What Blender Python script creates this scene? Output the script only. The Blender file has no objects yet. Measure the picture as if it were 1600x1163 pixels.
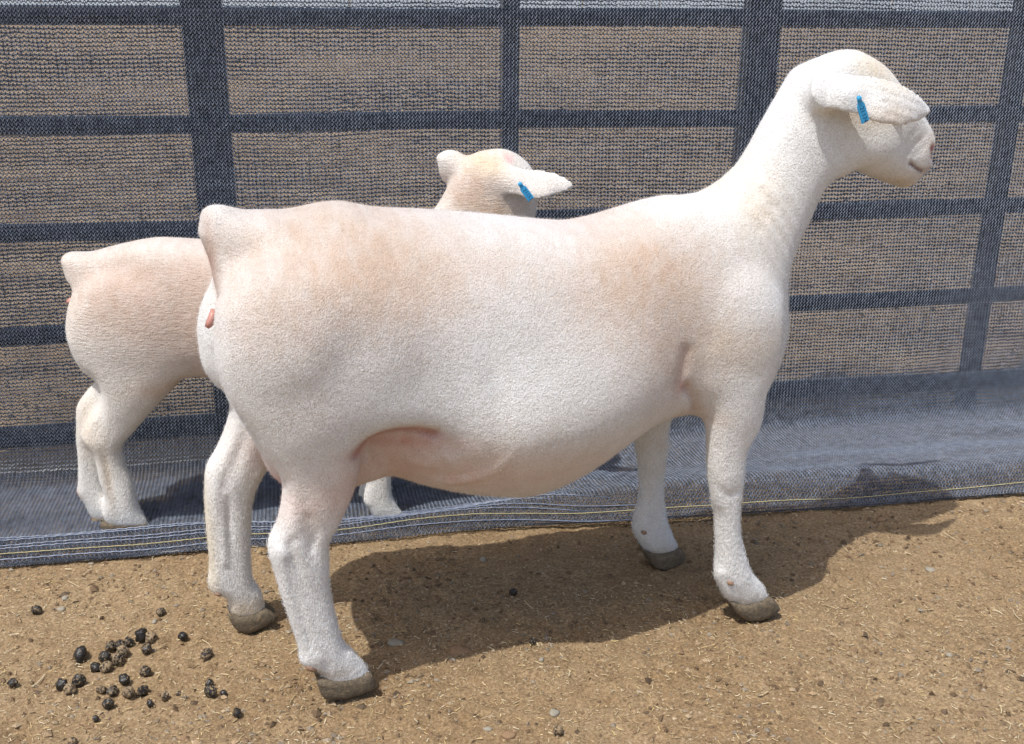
import bpy, bmesh, math, random
import numpy as np
from mathutils import Vector, Matrix
random.seed(7); rng = np.random.default_rng(7)
scene = bpy.context.scene
COL = scene.collection

# ------------------------------------------------------------------ camera
CF, CP, CR, CH = 1720.0, math.radians(19.1), 0.0075, 1.0
F_ = np.array([0, math.cos(CP), -math.sin(CP)])
R0 = np.array([1., 0, 0]); U0 = np.array([0, math.sin(CP), math.cos(CP)])
R_ = math.cos(CR)*R0 + math.sin(CR)*U0
U_ = -math.sin(CR)*R0 + math.cos(CR)*U0
C_ = np.array([0, 0, CH])
cam = bpy.data.objects.new('camera', bpy.data.cameras.new('camera'))
COL.objects.link(cam)
cam.data.sensor_width = 36; cam.data.lens = CF/1600*36
cam.data.clip_start = 0.05; cam.data.clip_end = 500
M = Matrix(((R_[0], U_[0], -F_[0], 0), (R_[1], U_[1], -F_[1], 0), (R_[2], U_[2], -F_[2], CH), (0, 0, 0, 1)))
cam.matrix_world = M
scene.camera = cam

# ------------------------------------------------------------------ light
SUN = np.array([-0.31, -0.32, 1.0]); SUN /= np.linalg.norm(SUN)      # towards the sun
w = bpy.data.worlds.new("World"); scene.world = w; w.use_nodes = True
nt = w.node_tree; bg = nt.nodes['Background']
sky = nt.nodes.new('ShaderNodeTexSky'); sky.sky_type = 'NISHITA'; sky.sun_disc = False
sky.sun_elevation = math.asin(SUN[2]); sky.sun_rotation = math.atan2(SUN[0], SUN[1])
sky.dust_density = 4.0; sky.ozone_density = .4; sky.altitude = 300
nt.links.new(sky.outputs[0], bg.inputs[0]); bg.inputs[1].default_value = 0.15
sl = bpy.data.lights.new('sun', 'SUN'); sl.energy = 3.35; sl.angle = math.radians(0.55); sl.color = (1, .98, .945)
so = bpy.data.objects.new('sun', sl); COL.objects.link(so)
so.rotation_euler = Vector(SUN).to_track_quat('Z', 'Y').to_euler()
vs = scene.view_settings; vs.view_transform = 'Standard'; vs.look = 'None'; vs.gamma = 1; vs.use_curve_mapping = False
vs.exposure = 0.30
scene.render.engine = 'CYCLES'
scene.cycles.max_bounces = 8; scene.cycles.diffuse_bounces = 4

# ------------------------------------------------------------------ helpers
def ray(x, y): return F_ + R_*(x-800)/CF - U_*(y-581.5)/CF
def gnd(x, y, z=0.0):
    d = ray(x, y); return C_ + d*((z-CH)/d[2])
def onplane(x, y, n, c):
    d = ray(x, y); return C_ + d*((c-n@C_)/(n@d))

def mesh_from(name, V, Fq, smooth=True):
    """V (n,3), Fq (m,k) array of k-gons"""
    V = np.asarray(V, np.float32); Fq = np.asarray(Fq, np.int32)
    me = bpy.data.meshes.new(name)
    k = Fq.shape[1]
    me.vertices.add(len(V)); me.vertices.foreach_set('co', V.ravel())
    me.loops.add(Fq.size); me.loops.foreach_set('vertex_index', Fq.ravel())
    me.polygons.add(len(Fq)); me.polygons.foreach_set('loop_start', np.arange(0, Fq.size, k, dtype=np.int32))
    me.polygons.foreach_set('use_smooth', np.full(len(Fq), smooth))
    me.update(calc_edges=True); me.validate()
    return me
def link(name, me, mat=None, parent=None, **props):
    o = bpy.data.objects.new(name, me); COL.objects.link(o)
    if mat is not None and me is not None:
        if not me.materials: me.materials.append(mat)
    if parent is not None: o.parent = parent
    for k, v in props.items(): o[k] = v
    return o
def set_color(me, name, rgb):
    a = me.color_attributes.new(name, 'FLOAT_COLOR', 'POINT')
    d = np.ones((len(me.vertices), 4), np.float32); d[:, :rgb.shape[1]] = rgb
    a.data.foreach_set('color', d.ravel())

def lattice(shape, seed):
    return np.random.default_rng(seed).random(shape).astype(np.float32)
def vnoise(x, y, scale, seed):
    """smooth value noise in [-1,1]"""
    L = lattice((256, 256), seed)
    X = x*scale + 1000.3; Y = y*scale + 1000.7
    ix = np.floor(X).astype(int); iy = np.floor(Y).astype(int)
    fx = X-ix; fy = Y-iy
    fx = fx*fx*(3-2*fx); fy = fy*fy*(3-2*fy)
    a = L[ix % 256, iy % 256]; b = L[(ix+1) % 256, iy % 256]; c = L[ix % 256, (iy+1) % 256]; d = L[(ix+1) % 256, (iy+1) % 256]
    return ((a*(1-fx)+b*fx)*(1-fy)+(c*(1-fx)+d*fx)*fy)*2-1

# node helper
class NT:
    def __init__(s, name):
        s.m = bpy.data.materials.new(name); s.m.use_nodes = True; s.t = s.m.node_tree
        s.b = s.t.nodes['Principled BSDF']; s.out = s.t.nodes['Material Output']
    def n(s, typ, **kw):
        x = s.t.nodes.new(typ)
        for k, v in kw.items():
            if k.startswith('i_'): x.inputs[k[2:].replace('_', ' ')].default_value = v
            else: setattr(x, k, v)
        return x
    def l(s, a, b): s.t.links.new(a, b)
    def noise(s, scale, detail=4, rough=.55, vec=None, dist=0):
        x = s.n('ShaderNodeTexNoise'); x.inputs['Scale'].default_value = scale; x.inputs['Detail'].default_value = detail
        x.inputs['Roughness'].default_value = rough; x.inputs['Distortion'].default_value = dist
        if vec is not None: s.l(vec, x.inputs['Vector'])
        return x.outputs['Fac']
    def ramp(s, fac, stops):
        x = s.n('ShaderNodeValToRGB'); s.l(fac, x.inputs[0]); e = x.color_ramp.elements
        while len(e) < len(stops): e.new(.5)
        for i, (p, c) in enumerate(stops):
            e[i].position = p; e[i].color = (*c, 1) if len(c) == 3 else c
        return x.outputs[0]
    def mix(s, fac, a, b, mode='MIX'):
        x = s.n('ShaderNodeMix', data_type='RGBA', blend_type=mode)
        for v, sock in ((fac, x.inputs[0]), (a, x.inputs[6]), (b, x.inputs[7])):
            if isinstance(v, (int, float)): sock.default_value = v
            elif isinstance(v, tuple): sock.default_value = (*v, 1)
            else: s.l(v, sock)
        return x.outputs[2]
    def math(s, op, a, b=None):
        x = s.n('ShaderNodeMath', operation=op)
        for v, sock in ((a, x.inputs[0]), (b, x.inputs[1])):
            if v is None: continue
            if isinstance(v, (int, float)): sock.default_value = v
            else: s.l(v, sock)
        return x.outputs[0]
    def bump(s, h, dist, strength=1., normal=None):
        x = s.n('ShaderNodeBump'); x.inputs['Distance'].default_value = dist; x.inputs['Strength'].default_value = strength
        s.l(h, x.inputs['Height'])
        if normal is not None: s.l(normal, x.inputs['Normal'])
        return x.outputs[0]
    def obj(s): 
        x = s.n('ShaderNodeTexCoord'); return x.outputs['Object']

# ------------------------------------------------------------------ materials
def mat_simple(name, col, rough=.6, var=.25, scale=60, bump=.0005, spec=.5, metal=0):
    k = NT(name); v = k.obj()
    f = k.noise(scale, 5, .6, v)
    c = k.mix(f, tuple(x*(1-var) for x in col), tuple(min(1, x*(1+var)) for x in col))
    k.l(c, k.b.inputs['Base Color']); k.b.inputs['Roughness'].default_value = rough
    k.b.inputs['Specular IOR Level'].default_value = spec; k.b.inputs['Metallic'].default_value = metal
    if bump: k.l(k.bump(f, bump), k.b.inputs['Normal'])
    return k.m

def mat_fleece(name, ripple=0.0):
    k = NT(name); v = k.obj()
    at = k.n('ShaderNodeVertexColor', layer_name='tint').outputs[0]
    msk = k.n('ShaderNodeVertexColor', layer_name='mask')          # R = wool curl amount, G = hair amount, B = ripple
    sep = k.n('ShaderNodeSeparateColor'); k.l(msk.outputs[0], sep.inputs[0])
    # crinkled short wool
    wv = k.n('ShaderNodeMapping'); k.l(v, wv.inputs[0]); wv.inputs['Scale'].default_value = (1, 1, .6)
    curl = k.noise(560, 3, .65, wv.outputs[0], .35)
    curl2 = k.noise(130, 4, .65, v, .2)
    # hair, stretched downwards
    hv = k.n('ShaderNodeMapping'); k.l(v, hv.inputs[0]); hv.inputs['Scale'].default_value = (1, 1, .22)
    hair = k.noise(520, 3, .6, hv.outputs[0], .2)
    big = k.noise(9, 4, .6, v)
    mid = k.noise(38, 4, .6, v)
    c = k.mix(.5, at, k.ramp(big, [(.3, (.90, .88, .85)), (.7, (1, 1, 1))]), 'MULTIPLY')
    c = k.mix(.45, c, k.ramp(mid, [(.32, (.84, .82, .79)), (.6, (1, 1, 1))]), 'MULTIPLY')
    c = k.mix(.75, c, k.ramp(curl, [(.36, (.68, .64, .59)), (.54, (1, 1, 1))]), 'MULTIPLY')
    # stray dark specks of dust and chaff
    sp = k.noise(260, 1, .5, v)
    c = k.mix(k.ramp(sp, [(.775, (0, 0, 0)), (.82, (1, 1, 1))]), c, (.30, .22, .14))
    k.l(c, k.b.inputs['Base Color'])
    k.b.inputs['Roughness'].default_value = .92; k.b.inputs['Specular IOR Level'].default_value = .15
    k.b.inputs['Sheen Weight'].default_value = .25; k.b.inputs['Sheen Roughness'].default_value = .5
    b1 = k.math('MULTIPLY', curl, sep.outputs[0])
    b2 = k.math('MULTIPLY', hair, sep.outputs[1])
    h = k.math('ADD', b1, b2)
    if ripple:
        wz = k.n('ShaderNodeMapping'); k.l(v, wz.inputs[0]); wz.inputs['Scale'].default_value = (.22, .22, 1)
        rp = k.noise(260, 3, .6, wz.outputs[0], .5)
        h = k.math('ADD', h, k.math('MULTIPLY', k.math('MULTIPLY', rp, sep.outputs[2]), ripple))
    else:
        h = k.math('ADD', h, k.math('MULTIPLY', sep.outputs[2], 0.0))
    n1 = k.bump(curl2, .0026, .7)
    k.l(k.bump(h, .0021, 1., n1), k.b.inputs['Normal'])
    return k.m

def mat_ground():
    k = NT('sandy_soil'); v = k.obj()
    big = k.noise(2.2, 5, .6, v); mid = k.noise(23, 6, .65, v); fine = k.noise(210, 5, .7, v); grit = k.noise(620, 3, .7, v)
    c = k.ramp(fine, [(.28, (.13, .086, .047)), (.43, (.265, .187, .104)), (.58, (.38, .275, .160)), (.74, (.55, .43, .275))])
    c = k.mix(.5, c, k.ramp(mid, [(.3, (.68, .60, .52)), (.62, (1, 1, 1))]), 'MULTIPLY')
    c = k.mix(.6, c, k.ramp(big, [(.34, (.76, .69, .60)), (.62, (1, 1, 1))]), 'MULTIPLY')
    vo = k.n('ShaderNodeTexVoronoi'); vo.inputs['Scale'].default_value = 150; k.l(v, vo.inputs['Vector']); vo.feature = 'F1'
    bits = k.ramp(vo.outputs['Color'], [(.80, (0, 0, 0)), (.86, (1, 1, 1))])
    c = k.mix(k.mix(k.ramp(vo.outputs['Distance'], [(.0, (1, 1, 1)), (.42, (0, 0, 0))]), (0, 0, 0), bits), c, (.62, .52, .36))
    dk = k.ramp(k.noise(75, 4, .7, v, .8), [(.66, (0, 0, 0)), (.74, (1, 1, 1))])
    c = k.mix(k.math('MULTIPLY', dk, .75), c, (.11, .07, .04))
    # the far pen is trodden, darker and greyer with old manure
    sx = k.n('ShaderNodeSeparateXYZ'); k.l(v, sx.inputs[0])
    far = k.math('MULTIPLY', k.math('SUBTRACT', k.math('ADD', sx.outputs[1], k.math('MULTIPLY', mid, .3)), 2.45), 4.)
    far = k.ramp(far, [(0, (0, 0, 0)), (1, (1, 1, 1))])
    manure = k.ramp(k.noise(3.5, 6, .75, v, .6), [(.36, (.55, .50, .45)), (.60, (1, .98, .95))])
    c = k.mix(far, c, k.mix(1., k.mix(.55, c, (.24, .195, .145)), manure, 'MULTIPLY'))
    k.l(c, k.b.inputs['Base Color']); k.b.inputs['Roughness'].default_value = .95; k.b.inputs['Specular IOR Level'].default_value = .2
    n1 = k.bump(mid, .006, .8); n2 = k.bump(fine, .004, .9, n1); k.l(k.bump(grit, .0015, .9, n2), k.b.inputs['Normal'])
    return k.m

def mat_attr(name, rough=.8, spec=.3, bump=.0006, scale=300):
    k = NT(name); at = k.n('ShaderNodeVertexColor', layer_name='tint').outputs[0]
    f = k.noise(scale, 4, .6, k.obj())
    k.l(k.mix(.6, at, k.ramp(f, [(.3, (.6, .6, .6)), (.7, (1, 1, 1))]), 'MULTIPLY'), k.b.inputs['Base Color'])
    k.b.inputs['Roughness'].default_value = rough; k.b.inputs['Specular IOR Level'].default_value = spec
    k.l(k.bump(f, bump), k.b.inputs['Normal'])
    return k.m

M_ground = mat_ground()
M_fleece = mat_fleece('clipped_white_fleece')
M_fleece_lamb = mat_fleece('clipped_lamb_fleece', .9)
def mat_hoof():
    k = NT('hoof_horn'); v = k.obj(); f = k.noise(120, 5, .7, v, .3); g2 = k.noise(420, 3, .6, v)
    c = k.ramp(f, [(.32, (.10, .083, .06)), (.50, (.16, .128, .088)), (.68, (.25, .19, .122))])
    k.l(k.mix(.5, c, k.ramp(g2, [(.3, (.5, .5, .5)), (.7, (1, 1, 1))]), 'MULTIPLY'), k.b.inputs['Base Color']); k.b.inputs['Roughness'].default_value = .85; k.b.inputs['Specular IOR Level'].default_value = .25
    k.l(k.bump(f, .004, .9, k.bump(g2, .0008)), k.b.inputs['Normal']); return k.m
M_hoof = mat_hoof()
M_skin = mat_simple('pink_skin', (.44, .21, .17), .45, .2, 120, .0006, .5)
M_darkskin = mat_simple('brown_skin_fold', (.30, .19, .13), .6, .3, 200, .0006, .4)
M_rail = mat_simple('charcoal_painted_steel', (.030, .034, .045), .30, .35, 25, .0002, .5)
M_eye = mat_simple('dark_amber_eye', (.05, .028, .012), .06, .2, 60, 0, .6)
M_tag = mat_simple('blue_plastic_tag', (.035, .33, .62), .35, .08, 90, .0001, .5)
M_ink = mat_simple('tag_print_ink', (.01, .07, .16), .6, .1, 90, 0, .3)
M_stone = mat_simple('grey_stone', (.26, .235, .185), .8, .3, 140, .001, .3)
M_clod = mat_simple('earth_clod', (.24, .155, .09), .95, .35, 160, .0015, .2)
M_straw = mat_attr('dry_straw', .7, .3)
M_crumb = mat_attr('soil_crumbs', .95, .2, .0012)
M_cordy = mat_simple('yellow_hem_yarn', (.50, .44, .23), .7, .25, 400, .0003, .3)

# ------------------------------------------------------------------ ground: one sheet, fine where the animals stand
def grid_axis(lo, hi, step, far):
    a = np.arange(lo, hi+step*.5, step)
    g = []; s = step*1.35; x = hi
    while x < far: x += s; s *= 1.22; g.append(x)
    b = []; s = step*1.35; x = lo
    while x > -far: x -= s; s *= 1.22; b.append(x)
    return np.concatenate([b[::-1], a, g])
PRINTS = [(random.uniform(-1.1, 1.2), random.uniform(1.15, 1.85), random.uniform(0, 3.1), random.uniform(.5, 1.)) for _ in range(34)]
def ground_z(x, y):
    near = np.exp(-np.maximum(0, np.abs(x)-1.5)*2)*np.exp(-np.maximum(0, np.abs(y-1.7)-.75)*2)
    z = .0045*vnoise(x, y, 5, 1) + .0035*vnoise(x, y, 17, 2)
    z = z + near*(-.006*np.clip(vnoise(x, y, 13, 12)-.45, 0, 1)*1.6+.0032*vnoise(x, y, 60, 3) + .0018*vnoise(x, y, 130, 4))
    # hoof scuffed, crumbly patches
    p = np.clip(vnoise(x, y, 6.5, 9)*1.6-.1, 0, 1)
    z = z + near*p*(.0085*np.abs(vnoise(x, y, 75, 5)) - .002)
    for px, py, a, st in PRINTS:
        dx = x-px; dy = y-py; u = dx*math.cos(a)+dy*math.sin(a); v = -dx*math.sin(a)+dy*math.cos(a)
        for s_ in (-1, 1):
            q = (u/.022)**2+((v-s_*.0125)/.0095)**2; z = z-.0075*st*np.exp(-q**2*.8)
        q = np.sqrt((u/.034)**2+(v/.030)**2); z = z+.0030*st*np.exp(-((q-1)/.28)**2)
    return z-.003
gx = grid_axis(-1.45, 1.45, .0062, 260); gy = grid_axis(1.05, 2.25, .0062, 260)
GX, GY = np.meshgrid(gx, gy, indexing='ij')
GZ = ground_z(GX, GY)
nx, ny = GX.shape
idx = np.arange(nx*ny).reshape(nx, ny)
fq = np.stack([idx[:-1, :-1], idx[1:, :-1], idx[1:, 1:], idx[:-1, 1:]], -1).reshape(-1, 4)
link('ground', mesh_from('ground', np.stack([GX, GY, GZ], -1).reshape(-1, 3), fq), M_ground, kind='structure')

# ------------------------------------------------------------------ fence
FA = math.radians(11.2); FE = np.array([math.cos(FA), math.sin(FA), 0]); FM = np.array([math.sin(FA), -math.cos(FA), 0]); FP = np.array([0, 2.40, 0])
FC = FM @ FP
def fence_q(px, py, d=0.0):
    P = onplane(px, py, FM, FC+d); return (P-FP) @ FE, P[2]
def fpt(q, d, z):
    return FP + FE*q + FM*d + np.array([0, 0, z])
def tube(path, r, sides=10, cap=True):
    path = [np.array(p, float) for p in path]; V = []; Fs = []
    rr = r if hasattr(r, '__len__') else [r]*len(path)
    for i, p in enumerate(path):
        t = path[min(i+1, len(path)-1)]-path[max(i-1, 0)]; t /= np.linalg.norm(t)
        a = np.cross(t, [0, 0, 1.]) if abs(t[2]) < .9 else np.cross(t, [1., 0, 0]); a /= np.linalg.norm(a); b = np.cross(t, a)
        for k in range(sides):
            th = 2*math.pi*k/sides; V.append(p+rr[i]*(math.cos(th)*a+math.sin(th)*b))
    for i in range(len(path)-1):
        for k in range(sides):
            Fs.append((i*sides+k, (i+1)*sides+k, (i+1)*sides+(k+1) % sides, i*sides+(k+1) % sides))
    me = bpy.data.meshes.new('tube'); polys = list(Fs)
    if cap: polys += [tuple(range(sides)), tuple(range((len(path)-1)*sides, len(path)*sides))[::-1]]
    me.from_pydata([tuple(v) for v in V], [], polys)
    for p in me.polygons: p.use_smooth = len(p.vertices) == 4
    me.update(); return me
def boxmesh(c, hx, hy, hz, ax, ay, az, bev=.003):
    bm = bmesh.new(); bmesh.ops.create_cube(bm, size=2)
    for v in bm.verts:
        q = c + ax*hx*v.co.x + ay*hy*v.co.y + az*hz*v.co.z; v.co = q
    if bev: bmesh.ops.bevel(bm, geom=bm.edges[:], offset=bev, segments=2, affect='EDGES')
    me = bpy.data.meshes.new('box'); bm.to_mesh(me); bm.free(); return me

fence = link('pipe_fence', None, label='dark grey steel pipe fence panels behind the shade net', category='fence')
fence.location = FP
def fchild(o): o.parent = fence; o.matrix_parent_inverse = Matrix.Translation(-Vector(FP)); return o
rail_z = []
for y0, y1, rad in ((25, 30, .0185), (197, 179, .0190), (366, 322, .0195), (528, 459, .0195), (683, 590, .024)):
    q0, z0 = fence_q(0, y0); q1, z1 = fence_q(1580, y1)
    s = (z1-z0)/(q1-q0)
    pts = [fpt(q, 0, z0+s*(q-q0) + .002*math.sin(q*5+y0)) for q in np.linspace(-2.6, 2.8, 30)]
    fchild(link('rail', tube(pts, rad, 16), M_rail)); rail_z.append(z0)
for px, py, wd in ((317, 40, .080), (800, 40, .034), (1213, 42, .073), (1607, 42, .034)):
    q, _ = fence_q(px, py); q2, _ = fence_q({317: 352, 800: 799, 1213: 1166, 1607: 1527}[px], {317: 500, 800: 235, 1213: 240, 1607: 570}[px])
    fchild(link('post', boxmesh(fpt((q+q2)/2, -.026, .56), wd/2, .018, .57, FE, FM, np.array([0, 0, 1.])), M_rail))
for q in (-2.0, 2.15): fchild(link('post', boxmesh(fpt(q, -.026, .56), .04, .018, .57, FE, FM, np.array([0, 0, 1.])), M_rail))

# ------------------------------------------------------------------ shade net hung on the fence and spread over the ground
def to_q(px, py, z):
    P = gnd(px, py, z); return (P-FP) @ FE, (P-FP) @ FM
hem = [to_q(x, y, .004) for x, y in ((0, 889), (200, 873), (330, 862), (560, 852), (655, 841), (800, 827), (988, 817), (1200, 804), (1320, 797), (1450, 785), (1600, 774))]
rid = [(*to_q(x, y, z), z) for x, y, z in ((0, 842, .030), (200, 826, .030), (330, 818, .030), (480, 812, .030), (600, 808, .030), (690, 803, .033), (860, 770, .042), (1000, 757, .05), (1200, 739, .055), (1400, 726, .058), (1600, 715, .058))]
hem = np.array(hem); rid = np.array(rid)
Q0, Q1 = -1.42, 1.62
NQ, NTT = 331, 261
qs = np.linspace(Q0, Q1, NQ)
dh = np.interp(qs, hem[:, 0], hem[:, 1]); dr = np.interp(qs, rid[:, 0], rid[:, 1]); zr = np.interp(qs, rid[:, 0], rid[:, 2])
def sm(a, n=7):
    k = np.ones(n)/n; return np.convolve(np.pad(a, n//2, mode='edge'), k, 'valid')
dh = sm(dh); dr = sm(dr); zr = sm(zr)
tab = np.zeros((NQ, NTT, 3)); length = np.zeros(NQ)
for i, q in enumerate(qs):
    b = .5+.5*math.tanh((q-(-.05))*6)             # 0 = left, bunched; 1 = right, rolled fold
    z0 = .095 + .01*math.sin(q*4)
    prof = [(.028, 1.16), (.026, .9), (.027, .6), (.030, .3), (.034, z0+.03), (.036, .055), (.05, .022), (.09, .012*b+.006*(1-b)), (.16, .014*b+.006*(1-b)), (.26, .024*b+.007*(1-b))]
    prof += [(dr[i]-.03, zr[i]*.93*b+.012*(1-b)), (dr[i], zr[i])]
    e = dh[i]
    if b < .5:
        g = dr[i]; w_ = max(.03, e-g)
        prof += [(g+.25*w_, zr[i]*.95), (g+.35*w_, zr[i]*.62), (g+.42*w_, zr[i]*.78), (g+.62*w_, zr[i]*.66), (g+.68*w_, zr[i]*.34), (g+.8*w_, zr[i]*.45), (g+.98*w_, .006), (e-.004, .002), (g+.6*w_, .004)]
    else:
        g = dr[i]; w_ = max(.04, e-g)
        prof += [(g+.25*w_, zr[i]*.98), (g+.5*w_, zr[i]*.86), (g+.66*w_, zr[i]*.5), (g+.72*w_, .014), (g+.93*w_, .014), (e, .004), (e-.03, .003)]
    P = np.array(prof)
    # smooth the profile
    t = np.concatenate([[0], np.cumsum(np.hypot(*np.diff(P, axis=0).T))])
    tt = np.linspace(0, t[-1], 600); D = np.interp(tt, t, P[:, 0]); Z = np.interp(tt, t, P[:, 1])
    D = sm(D, 9); Z = sm(Z, 9)
    s = np.concatenate([[0], np.cumsum(np.hypot(np.diff(D), np.diff(Z)))])
    length[i] = s[-1]
    u = np.linspace(0, s[-1], NTT)
    tab[i, :, 1] = np.interp(u, s, D); tab[i, :, 2] = np.interp(u, s, Z); tab[i, :, 0] = q
LEN = length.mean()
T = np.linspace(0, 1, NTT)[None, :]*LEN
QQ = qs[:, None]+0*T
sk = np.clip((T-1.08)/.1, 0, 1)                     # skirt weight
wr = .007*vnoise(QQ*.7+T*.4, T*2-QQ*.5, 6, 21)+.002*vnoise(QQ*.5, T*2+QQ, 22, 22)
tab[:, :, 2] += sk*np.maximum(wr, -.004)*np.clip((LEN-T)/.08, 0, 1)
tab[:, :, 1] += (1-sk)*(.0025*vnoise(QQ*.4, T, 14, 23)+.004*vnoise(QQ*.7, T*.5, 4, 24))
_k = np.ones(21)/21
for _c in (1, 2): tab[:, :, _c] = np.apply_along_axis(lambda a: np.convolve(np.pad(a, 10, mode='edge'), _k, 'valid'), 0, tab[:, :, _c])
sag = (1-sk)*(.004*np.sin(QQ*3.1)+.003*np.sin(QQ*7.3+1))
dT = np.gradient(tab, axis=1); dQ = np.gradient(tab, axis=0)
NR = np.cross(dT, dQ); NR /= np.linalg.norm(NR, axis=-1, keepdims=True)
if NR[NQ//2, 20, 1] < 0: NR = -NR                    # outwards = towards +d
def netpt(q, t, off):
    """q in metres along the fence, t in metres down the cloth, off outwards"""
    a = np.clip((q-Q0)/(Q1-Q0)*(NQ-1), 0, NQ-1.001); b = np.clip(t/LEN*(NTT-1), 0, NTT-1.001)
    ia = a.astype(int); ib = b.astype(int); fa = (a-ia)[..., None]; fb = (b-ib)[..., None]
    def bl(A): return (A[ia, ib]*(1-fa)+A[ia+1, ib]*fa)*(1-fb)+(A[ia, ib+1]*(1-fa)+A[ia+1, ib+1]*fa)*fb
    P = bl(tab)+bl(NR)*np.asarray(off)[..., None]
    P[..., 0] += (q-bl(tab)[..., 0])
    return FP+P[..., 0:1]*FE+P[..., 1:2]*FM+P[..., 2:3]*np.array([0, 0, 1.])
PU, PV = .0078, .0083
nu = int((Q1-Q0-.02)/PU); nv = int((LEN-.006)/PV)
uu = np.arange(nu*2+1)
Vn = []; Fn = []; base = 0
js = np.arange(nv)
U, J = np.meshgrid(uu, js, indexing='ij')
Jc = J*PV+.004
skew = vnoise(U*PU*.5, Jc, 1.4, 31)*.010 + vnoise(U*PU*.5, Jc, 5, 32)*.0022
jit = rng.normal(0, .00035, U.shape)
qq = Q0+.01+U*PU/2 + .003*vnoise(U*PU*.5, Jc, 3, 33) + jit
odd = (U % 2)
tt = Jc + skew + np.where(odd == 0, -.10, .98)*PV + rng.normal(0, .0003, U.shape)
tt = np.clip(tt, .0, LEN-.001)
# zigzag yarn: triangular tube
r = .00100*(1+.16*vnoise(U*PU*.5, Jc, 2.2, 35)+.10*vnoise(U*PU*.25, Jc*3, 9, 36))
ctr = np.where(odd == 0, .0010, -.0002)
v0 = netpt(qq, tt, ctr+r*1.2); v1 = netpt(qq-r*1.0, tt, ctr-r*.6); v2 = netpt(qq+r*1.0, tt, ctr-r*.6)
VV = np.stack([v0, v1, v2], 2).reshape(-1, 3)
k0 = (U[:-1]*nv+J[:-1])*3; k1 = k0+nv*3
Fz = np.stack([np.stack([k0+a, k1+a, k1+b, k0+b], -1) for a, b in ((0, 1), (1, 2), (2, 0))], 2).reshape(-1, 4)
net = link('shade_net', None, label='charcoal knitted shade net hung over the pipe fence and spread on the ground', category='net')
M_yarn = NT('grey_net_yarn')
_f = M_yarn.noise(70, 3, .6, M_yarn.obj())
M_yarn.l(M_yarn.ramp(_f, [(.3, (.072, .088, .118)), (.7, (.215, .248, .31))]), M_yarn.b.inputs['Base Color'])
M_yarn.b.inputs['Roughness'].default_value = .36; M_yarn.b.inputs['Specular IOR Level'].default_value = .8
M_yarn = M_yarn.m
M_tape = mat_simple('black_net_tape', (.014, .017, .025), .42, .4, 80, 0, .6)
link('knitted_yarn', mesh_from('knitted_yarn', VV, Fz, False), M_yarn, net, kind='stuff')
# black tape running along each row, behind the yarn
U2, J2 = U[::2], J[::2]
q2 = qq[::2]; t2 = np.clip(J2*PV+.004+skew[::2]+(.42+.16*((U2//2) % 2)+.10*rng.normal(size=U2.shape))*PV, 0, LEN-.001)
hw = .0015+.0004*vnoise(U2*PU, J2*PV*1., 40, 41)+.0007*vnoise(U2*PU*.25, J2*PV*4, 9, 42)
a0 = netpt(q2, np.clip(t2-hw, 0, LEN-.001), np.full(q2.shape, -.0010)); a1 = netpt(q2, np.clip(t2+hw, 0, LEN-.001), np.full(q2.shape, -.0002))
VT = np.stack([a0, a1], 2).reshape(-1, 3)
k0 = ((U2[:-1]//2)*nv+J2[:-1])*2; k1 = k0+nv*2
link('woven_tape', mesh_from('woven_tape', VT, np.stack([k0, k1, k1+1, k0+1], -1).reshape(-1, 4), True), M_tape, net, kind='stuff')
# hem: reinforced cords and yellow yarn
def cord(name, tpos, rad, mat, off=.002, wob=.001, q0=Q0+.05, q1=Q1-.05, fan=0.):
    q = np.linspace(q0, q1, 420); t = np.full(q.shape, tpos)+wob*np.sin(q*9+tpos*50)+wob*.8*np.sin(q*23)+fan*np.clip((q+.2)/.5, 0, 1)**2
    t = t if not callable(tpos) else t
    P = netpt(q, np.clip(t, 0, LEN-.002), off+.0006*np.sin(q*300)-(.012*np.clip((q-q1+.12)/.12, 0, 1)**2 if fan else 0))
    return link(name, tube(P, rad, 5, False), mat, net)
M_cordb = mat_simple('pale_blue_hem_cord', (.17, .20, .27), .4, .3, 90, 0, .7)
for tp, rd, qe in ((LEN-.112, .0013, -.05), (LEN-.104, .0011, .0), (LEN-.094, .0013, .12), (LEN-.083, .0011, .05), (LEN-.068, .0012, .25), (LEN-.060, .0012, .1), (LEN-.034, .0013, .3)):
    cord('hem_cord', tp, rd, M_cordb, wob=.0018, q1=qe, fan=.02)
cord('hem_yarn', LEN-.046, .0008, M_cordy, .003)
# ------------------------------------------------------------------ animals: outline fields inflated into one smooth skin
def catmull(P, n=5):
    P = np.array(P, float); N = len(P); out = []
    for i in range(N):
        a, b, c, d = P[i-1], P[i], P[(i+1) % N], P[(i+2) % N]
        for k in range(n):
            t = k/n
            out.append(.5*((2*b)+(-a+c)*t+(2*a-5*b+4*c-d)*t*t+(-a+3*b-3*c+d)*t**3))
    return np.array(out)
def sdf_poly(U, Z, P):
    """signed distance (+ inside)"""
    d2 = np.full(U.shape, 1e9); ins = np.zeros(U.shape, bool)
    for i in range(len(P)):
        a = P[i]; b = P[(i+1) % len(P)]; e = b-a; L = e@e+1e-12
        t = np.clip(((U-a[0])*e[0]+(Z-a[1])*e[1])/L, 0, 1)
        d2 = np.minimum(d2, (U-a[0]-t*e[0])**2+(Z-a[1]-t*e[1])**2)
        if a[1] != b[1]:
            c = ((a[1] > Z) != (b[1] > Z)) & (U < (b[0]-a[0])*(Z-a[1])/(b[1]-a[1])+a[0])
            ins ^= c
    return np.sqrt(d2)*np.where(ins, 1, -1)
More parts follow.
